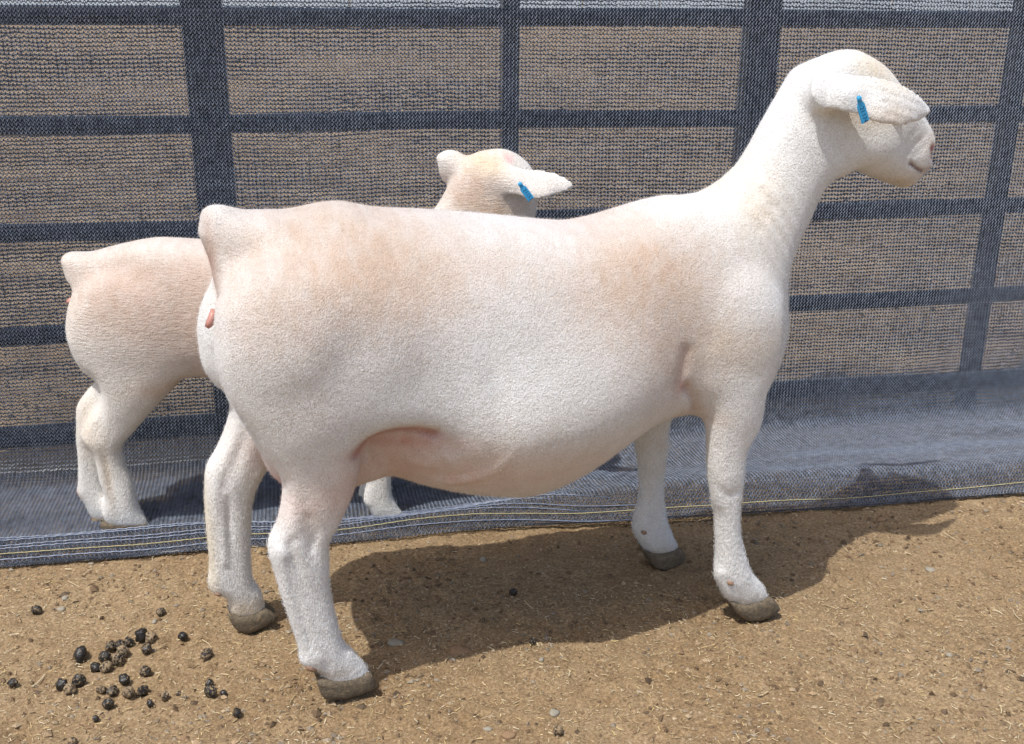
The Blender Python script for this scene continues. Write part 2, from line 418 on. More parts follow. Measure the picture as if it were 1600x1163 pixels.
def blur(A, n):
    for _ in range(n):
        A = (np.roll(A, 1, 0)+2*A+np.roll(A, -1, 0))/4; A = (np.roll(A, 1, 1)+2*A+np.roll(A, -1, 1))/4
    return A
def poisson(mask, h):
    """solve lap phi = -1 inside mask, 0 outside"""
    nx, ny = mask.shape
    if min(nx, ny) > 24:
        m2 = mask[:nx//2*2, :ny//2*2].reshape(nx//2, 2, ny//2, 2).mean((1, 3)) > .5
        c = poisson(m2, 2*h); p = np.zeros(mask.shape); u = np.repeat(np.repeat(c, 2, 0), 2, 1); p[:u.shape[0], :u.shape[1]] = u
        p = blur(p, 1)*mask; its = 60
    else: p = np.zeros(mask.shape); its = 120
    I, J = np.indices(mask.shape); red = ((I+J) % 2 == 0) & mask; blk = ((I+J) % 2 == 1) & mask
    red = red.astype(float)*1.6; blk = blk.astype(float)*1.6
    for _ in range(its):
        for m in (red, blk):
            s = np.zeros_like(p); s[1:] += p[:-1]; s[:-1] += p[1:]; s[:, 1:] += p[:, :-1]; s[:, :-1] += p[:, 1:]
            p += m*((s+h*h)/4-p)
    return p
class Beast:
    def __init__(s, M, ang, urange, zrange, wrange, h):
        s.o = np.array([M[0], M[1], 0.]); s.e = np.array([math.cos(ang), math.sin(ang), 0]); s.n = np.array([math.sin(ang), -math.cos(ang), 0])
        s.h = h
        s.u = np.arange(urange[0], urange[1], h); s.z = np.arange(zrange[0], zrange[1], h); s.w = np.arange(wrange[0], wrange[1], h)
        s.U, s.Z = np.meshgrid(s.u, s.z, indexing='ij')
        s.parts = []; s.caps = []; s.cuts = []
    def pix(s, x, y, w=0.):
        P = onplane(x, y, s.n, s.n@s.o+w); return np.array([(P-s.o)@s.e, P[2]])
    def world(s, V): # (u,w,z)
        V = np.asarray(V); return s.o+V[..., 0:1]*s.e+V[..., 1:2]*s.n+V[..., 2:3]*np.array([0, 0, 1.])
    def field(s, poly, wplane=0., k=1., wm=.2, kmap=None, du=0., mod=None, n=5, smooth=12, flat=0.):
        P = catmull([s.pix(x, y, wplane) for x, y in poly], n); P[:, 0] += du
        h = s.h; pad = .125
        i0 = np.searchsorted(s.u, P[:, 0].min()-pad); i1 = np.searchsorted(s.u, P[:, 0].max()+pad)
        j0 = np.searchsorted(s.z, P[:, 1].min()-pad); j1 = np.searchsorted(s.z, P[:, 1].max()+pad)
        U = s.U[i0:i1, j0:j1]; Z = s.Z[i0:i1, j0:j1]
        d = sdf_poly(U, Z, P)
        mask = d > 0
        ph = poisson(mask, h)
        r = np.where((d > 1.5*h) & (d < 5*h), ph/np.maximum(d, h), 0); wt = ((d > 1.5*h) & (d < 5*h)).astype(float)
        R = np.zeros_like(r); Wt = np.zeros_like(r); rr, ww = r, wt
        for it in (2, 8, 30, 80):
            rr = blur(rr, it); ww = blur(ww, it); g = (Wt == 0) & (ww > 1e-4); R[g] = rr[g]/ww[g]; Wt[g] = 1
        R[Wt == 0] = R[Wt == 1].mean() if (Wt == 1).any() else .01
        R = blur(R, 14)
        tb = np.clip(-d/(18*h), 0, 1); tb = tb*tb*(3-2*tb); R = R*(1-tb)+np.maximum(.038, np.minimum(R, .07))*tb
        t = np.clip((d-2*h)/(5*h), 0, 1); t = t*t*(3-2*t)
        S = 2*((1-t)*R*d+t*ph)
        K = np.full(U.shape, float(k)); WM = np.full(U.shape, float(wm))
        if kmap:
            num = den = 0; num2 = 0
            for x, y, kk, wv in kmap:
                c = s.pix(x, y, wplane); q = 1/(((U-c[0])**2+(Z-c[1])**2)+.0009)**1.6
                num = num+q*kk; num2 = num2+q*wv; den = den+q
            K = blur(num/den, smooth); WM = blur(num2/den, smooth)
        S = np.where(S > 0, S*K*K, S*(K*K+(np.maximum(K*K, 1.)-K*K)*tb))
        S = np.where(S > 0, WM**2*(1-np.exp(-S/WM**2)), S)
        if flat: S = WM**2*np.where(d > 0, 1-np.exp(-d/flat), d/flat)
        if mod is not None:
            Wd = np.sqrt(np.maximum(S, 0)); ad = np.clip(d/.03, 0, 1)*mod(U, Z)
            S = np.where(S > 0, np.maximum(Wd+ad, 1e-4)**2, S)
        gu, gz = np.gradient(S, h)
        return dict(i=(i0, i1), j=(j0, j1), S=S, G=gu**2+gz**2, U=U, Z=Z, P=P)
    def add(s, poly, wplane=0., kk=.02, wc=None, **kw):
        f = s.field(poly, wplane, **kw); f['w'] = wplane; f['wc'] = wc(f['U'], f['Z']) if wc else wplane; f['kk'] = kk(f['U'], f['Z']) if callable(kk) else kk
        s.parts.append(f); return f
    def cap(s, a, b, ra, rb, kk=.02, cut=False): s.caps.append((np.array(a, float), np.array(b, float), ra, rb, kk, cut))
    def mesh(s, name):
        h = s.h; Fv = np.full((len(s.u), len(s.w), len(s.z)), .3, np.float32)
        for f in s.parts:
            (i0, i1), (j0, j1) = f['i'], f['j']
            S = f['S'].astype(np.float32)[:, None, :]; G = f['G'].astype(np.float32)[:, None, :]
            wc = f['wc']; wc = wc.astype(np.float32)[:, None, :] if hasattr(wc, 'shape') and getattr(wc, 'ndim', 0) else np.float32(wc)
            dw = s.w.astype(np.float32)[None, :, None]-wc
            v = -(S-dw*dw)/np.sqrt(G+4*dw*dw+.0004**1)
            sub = Fv[i0:i1, :, j0:j1]; k = f['kk']; k = k.astype(np.float32)[:, None, :] if hasattr(k, 'astype') else k
            hh = np.clip(.5+.5*(sub-v)/k, 0, 1)
            Fv[i0:i1, :, j0:j1] = sub*(1-hh)+v*hh-k*hh*(1-hh)
        for a, b, ra, rb, k, cut in s.caps:
            R = max(ra, rb)+k+.02
            lo = np.minimum(a, b)-R; hi = np.maximum(a, b)+R
            i0, i1 = np.searchsorted(s.u, [lo[0], hi[0]]); m0, m1 = np.searchsorted(s.w, [lo[1], hi[1]]); j0, j1 = np.searchsorted(s.z, [lo[2], hi[2]])
            X = s.u[i0:i1][:, None, None]-a[0]; Y = s.w[m0:m1][None, :, None]-a[1]; Zz = s.z[j0:j1][None, None, :]-a[2]
            e = b-a; L = e@e+1e-12; t = np.clip((X*e[0]+Y*e[1]+Zz*e[2])/L, 0, 1)
            v = np.sqrt((X-t*e[0])**2+(Y-t*e[1])**2+(Zz-t*e[2])**2)-(ra+(rb-ra)*t)
            sub = Fv[i0:i1, m0:m1, j0:j1]
            if cut:
                v = -v; hh = np.clip(.5+.5*(v-sub)/k, 0, 1); Fv[i0:i1, m0:m1, j0:j1] = sub*(1-hh)+v*hh+k*hh*(1-hh)
            else:
                hh = np.clip(.5+.5*(sub-v)/k, 0, 1); Fv[i0:i1, m0:m1, j0:j1] = sub*(1-hh)+v*hh-k*hh*(1-hh)
        V, Q = surface_nets(Fv)
        V = V*h+np.array([s.u[0], s.w[0], s.z[0]])
        return V, Q
def surface_nets(Fv):
    nx, ny, nz = Fv.shape; I = Fv < 0
    a = I[:-1, :-1, :-1]; s_ = a.astype(np.int8)*0
    for dx in (0, 1):
        for dy in (0, 1):
            for dz in (0, 1): s_ += I[dx:nx-1+dx, dy:ny-1+dy, dz:nz-1+dz]
    act = (s_ > 0) & (s_ < 8); c = np.argwhere(act); x, y, z = c.T
    cid = np.full(act.shape, -1, np.int32); cid[x, y, z] = np.arange(len(c))
    acc = np.zeros((len(c), 3)); cnt = np.zeros(len(c))
    cor = [(i, j, k) for i in (0, 1) for j in (0, 1) for k in (0, 1)]
    val = {q: Fv[x+q[0], y+q[1], z+q[2]] for q in cor}
    for p in cor:
        for ax in range(3):
            if p[ax] == 0:
                q = list(p); q[ax] = 1; q = tuple(q); A, B = val[p], val[q]; m = (A < 0) != (B < 0)
                t = A/np.where(m, A-B, 1); P = np.array(p, float)[None, :]+0*acc; P[:, ax] = t
                acc[m] += P[m]; cnt[m] += 1
    V = c+acc/cnt[:, None]; quads = []
    for ax in range(3):
        sl0 = [slice(1, -1)]*3; sl1 = [slice(1, -1)]*3; sl0[ax] = slice(0, -1); sl1[ax] = slice(1, None)
        A = I[tuple(sl0)]; B = I[tuple(sl1)]; e = np.argwhere(A != B); off = np.array([1, 1, 1]); off[ax] = 0; g = e+off
        o1 = [0, 0, 0]; o2 = [0, 0, 0]; o1[(ax+1) % 3] = 1; o2[(ax+2) % 3] = 1; o1 = np.array(o1); o2 = np.array(o2)
        ids = [cid[tuple((g-d).T)] for d in (o1*0, o1, o1+o2, o2)]
        q = np.stack(ids, 1); inside = A[tuple(e.T)]; q[~inside] = q[~inside][:, ::-1]; quads.append(q)
    return V, np.concatenate(quads)
def gauss(U, Z, c, su, sz, a, rot=0.):
    x = U-c[0]; y = Z-c[1]
    if rot: x, y = x*math.cos(rot)+y*math.sin(rot), -x*math.sin(rot)+y*math.cos(rot)
    return a*np.exp(-.5*((x/su)**2+(y/sz)**2))
def laplace(V, Q, it, lam=.5):
    E = np.concatenate([Q[:, [0, 1]], Q[:, [1, 2]], Q[:, [2, 3]], Q[:, [3, 0]]]); n = len(V)
    deg = np.bincount(E[:, 0], minlength=n)+np.bincount(E[:, 1], minlength=n)
    for k in range(it):
        S = np.stack([np.bincount(E[:, 0], V[E[:, 1], j], n)+np.bincount(E[:, 1], V[E[:, 0], j], n) for j in range(3)], 1)
        V = V+(lam if k % 2 == 0 else -lam*1.02)*(S/np.maximum(deg, 1)[:, None]-V)
    return V

def paint(V, blobs, B, base):
    """coat colours and some painted shade, given as soft patches on the animal"""
    col = np.tile(np.array(base, float), (len(V), 1))
    for x, y, sx, sy, c, a, w0, ws in blobs:
        p = B.pix(x, y, w0 if abs(w0) < .5 else 0); s = 1.02/1720*1.75
        g = a*np.exp(-.5*(((V[:, 0]-p[0])/(sx*s))**2+((V[:, 2]-p[1])/(sy*s))**2))
        if ws: g = g*np.exp(-.5*((V[:, 1]-w0)/ws)**2)
        if sx > 20: g = g*np.clip(1+.17*vnoise(V[:, 0], V[:, 2], 22, 71)+.16*vnoise(V[:, 0], V[:, 2], 75, 72)+.16*vnoise(V[:, 0], V[:, 2]*.4, 190, 73), .1, 1.6)
        g = np.clip(g, 0, 1)[:, None]; col = col*(1-g)+np.array(c)*g
    return col

# ---- the ewe
TAN = (.61, .47, .37); CREAM = (.72, .685, .62); PINK = (.66, .42, .33); WHITE = (.79, .80, .80)
ewe_hooves = [gnd(x, y) for x, y in ((545, 1078), (395, 975), (1178, 958), (1033, 878))]
mh = (ewe_hooves[0]+ewe_hooves[1])/2; mf = (ewe_hooves[2]+ewe_hooves[3])/2
E = Beast(mh, math.atan2(mf[1]-mh[1], mf[0]-mh[0]), (-.20, 1.16), (-.01, .98), (-.27, .27), .0036)
torso = [(311, 350), (314.1, 333), (322.1, 324.2), (335, 320.4), (349.9, 321.6), (367.8, 325.9), (384.9, 328.9), (415, 329), (443.2, 329.4), (465.7, 326.6), (487.7, 321.7), (506.3, 318.3), (533.9, 316.5), (552.6, 319.2), (574.6, 323.8), (602.8, 327.6), (657.8, 329.7), (699.7, 332.4), (749.7, 336), (799.8, 340.5), (859.9, 346.8), (901.1, 348), (937.4, 341.2), (977.2, 327.9), (1011.1, 316.3), (1050.5, 307.6), (1081.3, 307.1), (1109.4, 301.1), (1128.4, 289.5), (1143.7, 275.4), (1160.3, 260.5), (1176, 235.2), (1193.1, 201.5), (1207.3, 174.3), (1223.1, 145.8), (1240.6, 112.9), (1251.2, 103.1), (1262.7, 97.7), (1285.5, 88.4), (1312.1, 79), (1335, 78.1), (1351.6, 84.8), (1370.9, 96.7), (1385.4, 110.6), (1399.2, 130.1), (1421.3, 155.8), (1439.3, 182.4), (1449.9, 200), (1454.8, 215.2), (1454, 227.9), (1448.4, 238.5), (1450.9, 249.7), (1450.9, 258.8), (1442.6, 267.6), (1432.2, 277.6), (1421.2, 289.1), (1407, 292.9), (1392, 288), (1369.9, 280.2), (1350.2, 272.3), (1332, 264.9), (1319.5, 268.5), (1306.8, 276), (1288.1, 282.2), (1273.6, 296.1), (1264.9, 314.7), (1255.6, 336.5), (1241.4, 360.4), (1224.8, 390.1), (1213.1, 421), (1212.5, 455), (1216.5, 489.7), (1213, 519.4), (1206.5, 546.7), (1196.2, 574.1), (1185.5, 598.7), (1173.2, 625.6), (1143.5, 641), (1101.8, 641.1), (1038.7, 636.5), (983, 652.1), (950.7, 674.2), (921.9, 700.4), (886.3, 725.7), (859.2, 742.3), (826, 755.9), (790.2, 761.6), (742.5, 757), (693.3, 752.5), (643, 743.6), (602.6, 731.8), (559.7, 724.3), (498.1, 737.1), (457.5, 756.5), (440.7, 754), (418.3, 732.8), (398.4, 691.8), (368.3, 641.8), (350, 600), (344.2, 550), (344.4, 500), (340.1, 465), (333, 435), (327.1, 408), (316, 380), (309.9, 364)]
def neckfolds(U, Z):
    m = gauss(U, Z, E.pix(500, 400), .09, .09, .004)
    a = E.pix(1150, 300); d = E.pix(1210, 400)-a; L = np.hypot(*d); t = d/L; nrm = np.array([-t[1], t[0]])
    x = (U-a[0])*t[0]+(Z-a[1])*t[1]; y = (U-a[0])*nrm[0]+(Z-a[1])*nrm[1]
    m = m+.0022*np.sin(y*math.pi*2/.021+8*x)*np.exp(-.5*((x-.02)/.05)**2-.5*((y)/.030)**2)
    # shoulder blade, hollow behind it, ribs and flank hollow
    m = m+gauss(U, Z, E.pix(1125, 470), .07, .10, .012)-gauss(U, Z, E.pix(1010, 520), .035, .10, .008)
    m = m+gauss(U, Z, E.pix(800, 640), .16, .07, .020)
    ga = E.pix(690, 690, .15); gb = E.pix(745, 765, .15); gd = gb-ga; gl = np.hypot(*gd); gx_ = ((U-ga[0])*gd[0]+(Z-ga[1])*gd[1])/gl; gy_ = (-(U-ga[0])*gd[1]+(Z-ga[1])*gd[0])/gl-.012*np.sin(np.clip(gx_/gl, 0, 1)*3.14)
    m = m-.002*np.exp(-.5*(gy_/.009)**2)*np.clip(gx_/.02+.5, 0, 1)*np.clip((gl-gx_)/.05+.3, 0, 1)
    m = m-gauss(U, Z, E.pix(385, 395), .035, .02, .012)
    # cheek and jaw, eye socket
    m = m+gauss(U, Z, E.pix(1352, 232), .035, .03, .010)-gauss(U, Z, E.pix(1400, 222), .025, .02, .005)+gauss(U, Z, E.pix(1398, 150), .02, .015, .006)
    m = m+gauss(U, Z, E.pix(1440, 235), .018, .02, .004)
    return m
E.add(torso, 0, n=4, kk=.01, smooth=220, kmap=[(330, 350, .95, .046), (375, 345, .9, .07), (480, 400, 1.05, .19), (550, 550, 1., .195), (640, 560, 1., .205), (470, 700, .7, .10), (590, 705, .65, .10), (645, 700, .85, .15), (700, 650, 1.05, .20), (700, 450, 1.05, .215), (760, 620, 1.15, .245), (735, 720, 1.1, .215), (900, 560, 1.1, .235), (1000, 450, 1., .20), (1120, 500, .95, .175), (1170, 400, .9, .135), (1225, 250, .88, .088), (1290, 150, .80, .075), (1350, 200, .78, .070), (1430, 245, .82, .040), (600, 340, 1.1, .17), (900, 360, 1.1, .15), (1060, 330, 1., .12)], mod=neckfolds)
hindN = [(345.9, 470.6), (336.3, 500), (335, 545), (341, 580), (353.1, 610.9), (370.3, 641.8), (390.4, 671.7), (408.5, 699.6), (430.4, 726.7), (441.3, 751.9), (440.9, 780.1), (432.5, 817.5), (419.9, 843.2), (419, 862), (429, 893), (440, 932), (453.1, 970), (465.9, 1009), (468.1, 1031), (479, 1040.6), (496.6, 1048.2), (509, 1066.6), (532.3, 1074.3), (559, 1070.4), (576.3, 1059.7), (573.1, 1042.9), (562.8, 1030.2), (549.5, 1015.4), (536.6, 1002.2), (522.9, 957), (514.9, 913), (513, 862), (515.7, 839.1), (533.7, 806.9), (549.5, 769.5), (558.9, 730.5), (563.5, 702.9), (575.3, 684.2), (597.7, 672.1), (629.6, 668.4), (665, 672.1), (689.3, 671.5), (699.4, 630), (689.9, 560.1), (640, 480), (559.7, 430.8), (469.9, 416.8), (390.7, 426.7)]
hk = [(450, 520, .9, .105), (560, 540, .8, .07), (620, 650, .8, .070), (670, 600, .5, .05), (470, 640, .8, .085), (500, 740, .75, .060), (470, 850, .95, .036), (480, 930, .95, .027), (500, 1000, .95, .028), (520, 1040, .9, .030)]
def hindmod(w):
    def f(U, Z):
        m = gauss(U, Z, E.pix(455, 862, w), .006, .035, -.0075, .25)+gauss(U, Z, E.pix(437, 850, w), .009, .015, .005)
        return m-gauss(U, Z, E.pix(480, 830, w), .008, .03, .006, .2)+gauss(U, Z, E.pix(490, 1015, w), .02, .014, .003)
    return f
E.add(hindN, .115, kk=lambda U, Z: .058-gauss(U, Z, E.pix(610, 688, .115), .055, .022, .053), kmap=hk, mod=hindmod(.115))
hindF = [(345.4, 426.3), (325.7, 450.4), (314.4, 476.1), (308.1, 509), (310, 539), (316, 570), (331.6, 595.5), (351.1, 612.3), (358.8, 640), (350.9, 671.3), (337, 703.5), (321.3, 733.1), (319.9, 779), (322, 823), (327, 877), (324.9, 908), (331.8, 924.2), (353.5, 932.7), (358.9, 954.5), (372.4, 965.8), (394.5, 965.2), (413.4, 954.6), (412, 940), (406.9, 922), (394.7, 903.1), (390.8, 868), (391.8, 823), (395.2, 778.8), (405.8, 751.4), (418, 728.5), (442.3, 696.1), (517.3, 655.8), (597.9, 599), (599.8, 500.1), (539.8, 440.4), (439.9, 416.4)]
hkf = [(430, 520, .9, .105), (540, 540, .8, .08), (400, 640, .8, .075), (370, 720, .95, .045), (357, 800, .95, .030), (360, 870, .95, .027), (380, 930, .9, .030)]
def hindFmod(U, Z): return -gauss(U, Z, E.pix(352, 790, -.115), .006, .045, .007)-gauss(U, Z, E.pix(368, 690, -.115), .008, .03, .007, -.3)
E.add(hindF, -.115, kk=.030, kmap=hkf, mod=hindFmod)
foreN = [(1105.8, 502.5), (1090, 545.7), (1091.5, 589.4), (1104, 629.4), (1106.9, 685.8), (1107.6, 736.8), (1112.8, 778.7), (1118.8, 805.8), (1120.3, 841), (1120.5, 875.1), (1117.7, 897.8), (1122.5, 912.7), (1131.9, 932), (1150.2, 944.4), (1169.7, 945.4), (1188.3, 937.5), (1197.9, 928.1), (1187, 909), (1172.4, 892.3), (1163.7, 868.3), (1156.1, 837.2), (1154.2, 805.9), (1156.6, 771.7), (1159.6, 736.5), (1161.8, 705.4), (1170.5, 684.6), (1181.8, 665.6), (1188.1, 639.6), (1191.7, 607.6), (1205.8, 572.7), (1215.7, 529.9), (1212.8, 470.9), (1179.9, 430.4), (1132.2, 442.6)]
fk = [(1150, 510, .85, .075), (1145, 620, .9, .060), (1140, 700, .95, .042), (1137, 770, .95, .032), (1137, 850, .95, .025), (1150, 915, .9, .030)]
def foreNmod(U, Z): return gauss(U, Z, E.pix(1135, 740, .105), .020, .020, .003)-gauss(U, Z, E.pix(1120, 775, .105), .01, .014, .003)-gauss(U, Z, E.pix(1152, 790, .105), .008, .012, .003)+gauss(U, Z, E.pix(1140, 905, .105), .012, .01, .002)-gauss(U, Z, E.pix(1124, 850, .105), .005, .04, .005)
E.add(foreN, .105, kk=.026, kmap=fk, mod=foreNmod)
foreF = [(988.8, 600.4), (987.4, 649.9), (991.5, 688.8), (997.5, 719.8), (999.9, 755), (997.4, 782.4), (989.8, 817.1), (991.5, 833.8), (1001.9, 851), (1012.2, 863.8), (1030, 867.4), (1048.9, 862.2), (1057.1, 852), (1049.5, 834.2), (1039.9, 810.3), (1036.4, 786.2), (1033.9, 758), (1036.6, 730.6), (1042.3, 695.6), (1043.7, 660.9), (1059.5, 617.2), (1095.6, 558.9), (1098.8, 480.6), (1050.6, 461.5), (1003.5, 521.6)]
fkf = [(1040, 520, .85, .07), (1020, 640, .9, .045), (1018, 720, .95, .032), (1018, 790, .95, .025), (1022, 845, .9, .030)]
E.add(foreF, -.105, kk=.026, kmap=fkf)
# ears: curved leaves leaving the side of the head
earN = [(1277, 150), (1284, 134), (1300, 124), (1330, 117), (1365, 119), (1400, 130), (1430, 144), (1450, 159), (1460, 171), (1455, 180), (1440, 186), (1415, 190), (1390, 193), (1365, 191), (1347, 187), (1330, 177), (1310, 171), (1290, 166)]
ea = E.pix(1300, 145, .09); eb = E.pix(1455, 172, .09)
def earwc(U, Z):
    d = eb-ea; L = np.hypot(*d); t = ((U-ea[0])*d[0]+(Z-ea[1])*d[1])/L; y = (-(U-ea[0])*d[1]+(Z-ea[1])*d[0])/L
    return .070+.040*np.clip(t/.07, 0, 1)**.6-.018*np.clip((t-.07)/.09, 0, 1.2)**2-4.*y*y-.42*y-.003*np.sin(np.clip(t, 0, .2)*40)
E.add(earN, .09, flat=.006, wm=.0042, kk=lambda U, Z: .010+gauss(U, Z, E.pix(1298, 148, .09), .022, .03, .03), wc=lambda U, Z: earwc(U, Z)+.0005*np.sin((Z-.82)*430+(U-.9)*130)*np.clip((E.pix(1450, 172, .09)[0]-U)/.03, 0, 1)*np.clip((U-ea[0]-.03)/.04, 0, 1))
earF = [(1300, 178), (1312, 150), (1345, 138), (1375, 140), (1405, 150), (1430, 163), (1446, 178), (1440, 192), (1405, 202), (1360, 200), (1315, 192)]
E.add(earF, -.06, flat=.006, wm=.0042, kk=.012, wc=lambda U, Z: -earwc(U, Z))
E.cap([*E.pix(1296, 148, .06)][0:1]+[.045]+[E.pix(1296, 148, .06)[1]], [E.pix(1322, 150, .08)[0], .083, E.pix(1322, 150, .08)[1]], .026, .012, .02)
E.cap([E.pix(1310, 168, .0)[0], -.045, E.pix(1310, 168, .0)[1]], [E.pix(1325, 172, .0)[0], -.083, E.pix(1325, 172, .0)[1]], .024, .012, .02)
def P3(x, y, w, B=None):
    B = B or E; p = B.pix(x, y, w); return [p[0], w, p[1]]
# udder
E.cap(P3(520, 715, .03), P3(560, 705, .03), .05, .045, .03); E.cap(P3(520, 715, -.03), P3(560, 705, -.03), .05, .045, .03)
V, Q = E.mesh('ewe'); V = laplace(V, Q, 2, .5)
def crease(V, B, pts, r, depth, wsel=0.):
    P = np.array([B.pix(x, y, wsel) for x, y in pts]); d = np.full(len(V), 1e9)
    for i in range(len(P)-1):
        e = P[i+1]-P[i]; t = np.clip(((V[:, 0]-P[i, 0])*e[0]+(V[:, 2]-P[i, 1])*e[1])/(e@e), 0, 1)
        d = np.minimum(d, np.hypot(V[:, 0]-P[i, 0]-t*e[0], V[:, 2]-P[i, 1]-t*e[1]))
    g = np.exp(-.5*(d/r)**2); V[:, 1] -= np.sign(V[:, 1])*depth*g*np.clip(np.abs(V[:, 1])/.03-.3, 0, 1); return g
c_mouth = crease(V, E, [(1418, 254), (1430, 262), (1441, 268)], .0020, .005, .03)
c_nose = crease(V, E, [(1451, 230), (1455, 238), (1455, 243)], .0038, .006, .02)
c_lip = crease(V, E, [(1418, 235), (1430, 222), (1442, 214)], .005, .0008, .03)
c_w = [crease(V, E, p, .0030, .0008, .03) for p in ([(1412, 241), (1422, 226), (1436, 216)], [(1420, 246), (1432, 236), (1444, 228)], [(1404, 232), (1412, 214), (1424, 204)])]
c_w2 = [crease(V, E, p, .0040, .0024, .05) for p in ([(1122, 283), (1150, 300), (1180, 335)], [(1137, 270), (1165, 290), (1196, 322)], [(1110, 296), (1138, 318), (1165, 352)])]
c_fl = crease(V, E, [(560, 716), (570, 702), (582, 692), (600, 684), (625, 678), (655, 677), (682, 684)], .0065, .011, .16)
c_fl2 = crease(V, E, [(682, 684), (705, 702), (728, 730)], .008, .0025, .17)
c_arm = crease(V, E, [(1072, 606), (1088, 624), (1100, 650)], .006, .008, .13)+crease(V, E, [(1088, 560), (1082, 585), (1074, 606)], .008, .004, .17)
crease(V, E, [(1120, 590), (1150, 580), (1190, 590)], .014, .0012, .16)
crease(V, E, [(1180, 300), (1160, 275), (1146, 262)], .005, .003, .05); 
for pts, ww in (([(446, 872), (456, 910), (470, 955), (484, 1000)], .13), ([(1126, 800), (1128, 840), (1129, 890)], .12), ([(352, 770), (350, 820), (352, 880)], -.09), ([(1004, 770), (1004, 820)], -.09)): crease(V, E, pts, .0038, .0030, ww)
for pts, ww in (([(430, 838), (446, 850), (456, 838)], .13), ([(480, 800), (492, 822), (486, 850)], .13), ([(1118, 760), (1135, 772), (1152, 764)], .12), ([(488, 1008), (505, 1020), (512, 1040)], .13), ([(1130, 905), (1148, 918), (1156, 938)], .12)): crease(V, E, pts, .0045, .0022, ww)
c_fold = crease(V, E, [(345, 440), (336, 480), (336, 540), (346, 590)], .005, .003, .08)*(V[:, 1] > 0)
blobs = [(540, 410, 105, 62, TAN, 1.0, .15, .30), (640, 450, 70, 60, TAN, .5, .15, .3), (430, 500, 50, 40, TAN, .45, .15, .3), (760, 390, 110, 35, TAN, .35, 0, 0), (960, 410, 95, 65, TAN, .9, 0, 0), (985, 520, 55, 70, TAN, .6, 0, 0), (760, 660, 90, 40, TAN, .25, 0, 0), (1150, 540, 60, 22, (.56, .46, .36), .45, .16, .1), (480, 640, 50, 30, TAN, .25, .15, .1),  # last but one patch: shoulder shadow painted into the coat
         (1150, 310, 36, 50, (.70, .60, .47), .55, 0, 0), (1160, 560, 60, 30, (.62, .52, .42), .40, .16, .08), (850, 650, 120, 60, CREAM, .5, 0, 0), (1350, 105, 34, 22, (.72, .60, .42), .7, 0, 0), (1400, 280, 35, 12, (.60, .47, .30), .6, 0, 0),  # second patch: more of the painted shoulder shadow
         (630, 692, 46, 11, (.60, .30, .24), .8, .13, 0), (700, 745, 170, 34, (.70, .53, .44), .75, .12, 0), (600, 722, 60, 26, (.66, .46, .37), .6, .1, 0), (1068, 607, 10, 8, (.60, .34, .27), .7, .14, 0), (1085, 648, 30, 12, (.62, .47, .36), .5, .1, 0),  # first patch: pinkish shade under the flank fold, painted on
         (1457, 236, 5, 8, (.42, .14, .12), .95, 0, 0), (1432, 262, 14, 5, (.30, .16, .11), .55, 0, 0), (1443, 220, 20, 20, (.72, .60, .48), .5, 0, 0), (440, 740, 24, 20, (.72, .46, .40), .7, 0, .07), (328, 410, 6, 40, (.50, .28, .19), .85, 0, .05),
         (325, 850, 8, 100, (.70, .60, .42), .7, -.115, .05), (500, 1045, 30, 6, (.40, .31, .22), .6, .115, .06), (380, 945, 40, 14, (.62, .48, .28), .6, -.115, .06), (1158, 775, 5, 18, (.55, .38, .14), .8, .105, .05), (1155, 935, 30, 10, (.60, .52, .40), .5, .105, .05), (1030, 860, 30, 12, (.55, .46, .36), .6, -.105, .05), (1320, 170, 30, 12, (.66, .53, .38), .5, 0, 0)]
tint = paint(V, blobs, E, WHITE)
for g, c in ((c_fl*.7, (.50, .24, .19)), (c_arm*.3, (.52, .31, .24)), (c_mouth*.8, (.20, .10, .08)), (c_nose, (.42, .15, .13))):  # c_fl tint paints the flank fold's shade along its crease
    g = (np.clip(g*1.3, 0, 1)*.95)[:, None]; tint = tint*(1-g)+np.array(c)*g
wool = np.clip((V[:, 2]-.30)/.12, 0, 1)
wool = np.where(V[:, 0] > E.pix(1270, 250)[0], wool*np.clip(1-(V[:, 0]-E.pix(1270, 250)[0])/.12, .35, 1), wool)
mask = np.stack([wool*.9+.1, (1-wool)*.9, 0*wool], 1)
me = mesh_from('ewe_body', E.world(V), Q); set_color(me, 'tint', tint); set_color(me, 'mask', mask)
ewe = link('ewe', None, label='large white clipped ewe standing in front, facing right, blue tag in her ear', category='sheep')
ewe.location = tuple(E.world(np.array([.35, 0., 0.])))
def child_of(root, o):
    o.parent = root; o.matrix_parent_inverse = Matrix.Translation(-root.location); return o
child_of(ewe, link('body', me, M_fleece)); me_ewe, V_ewe, tint_ewe = me, V, tint

def hooves(B, root, poly, w, sep=.014, wm=.0125):
    for sgn in (-1, 1):
        H = Beast(B.o, math.atan2(B.e[1], B.e[0]), (0, 1), (0, 1), (0, 1), .0022)
        P = np.array([B.pix(x, y, w) for x, y in poly])
        H.u = np.arange(P[:, 0].min()-.02, P[:, 0].max()+.02, .0022); H.z = np.arange(P[:, 1].min()-.02, P[:, 1].max()+.02, .0022); H.w = np.arange(w+sgn*sep-.03, w+sgn*sep+.03, .0022)
        H.U, H.Z = np.meshgrid(H.u, H.z, indexing='ij')
        f = H.field(poly, w, k=.95, wm=wm); toe = P[:, 0].max()
        f['kk'] = .001; f['wc'] = w+sgn*(sep+.006*np.clip((f['U']-toe+.05)/.05, 0, 1.2)*-.5); H.parts.append(f)
        V, Q = H.mesh('hoof')
        child_of(root, link('hoof', mesh_from('hoof', H.world(V), Q), M_hoof))
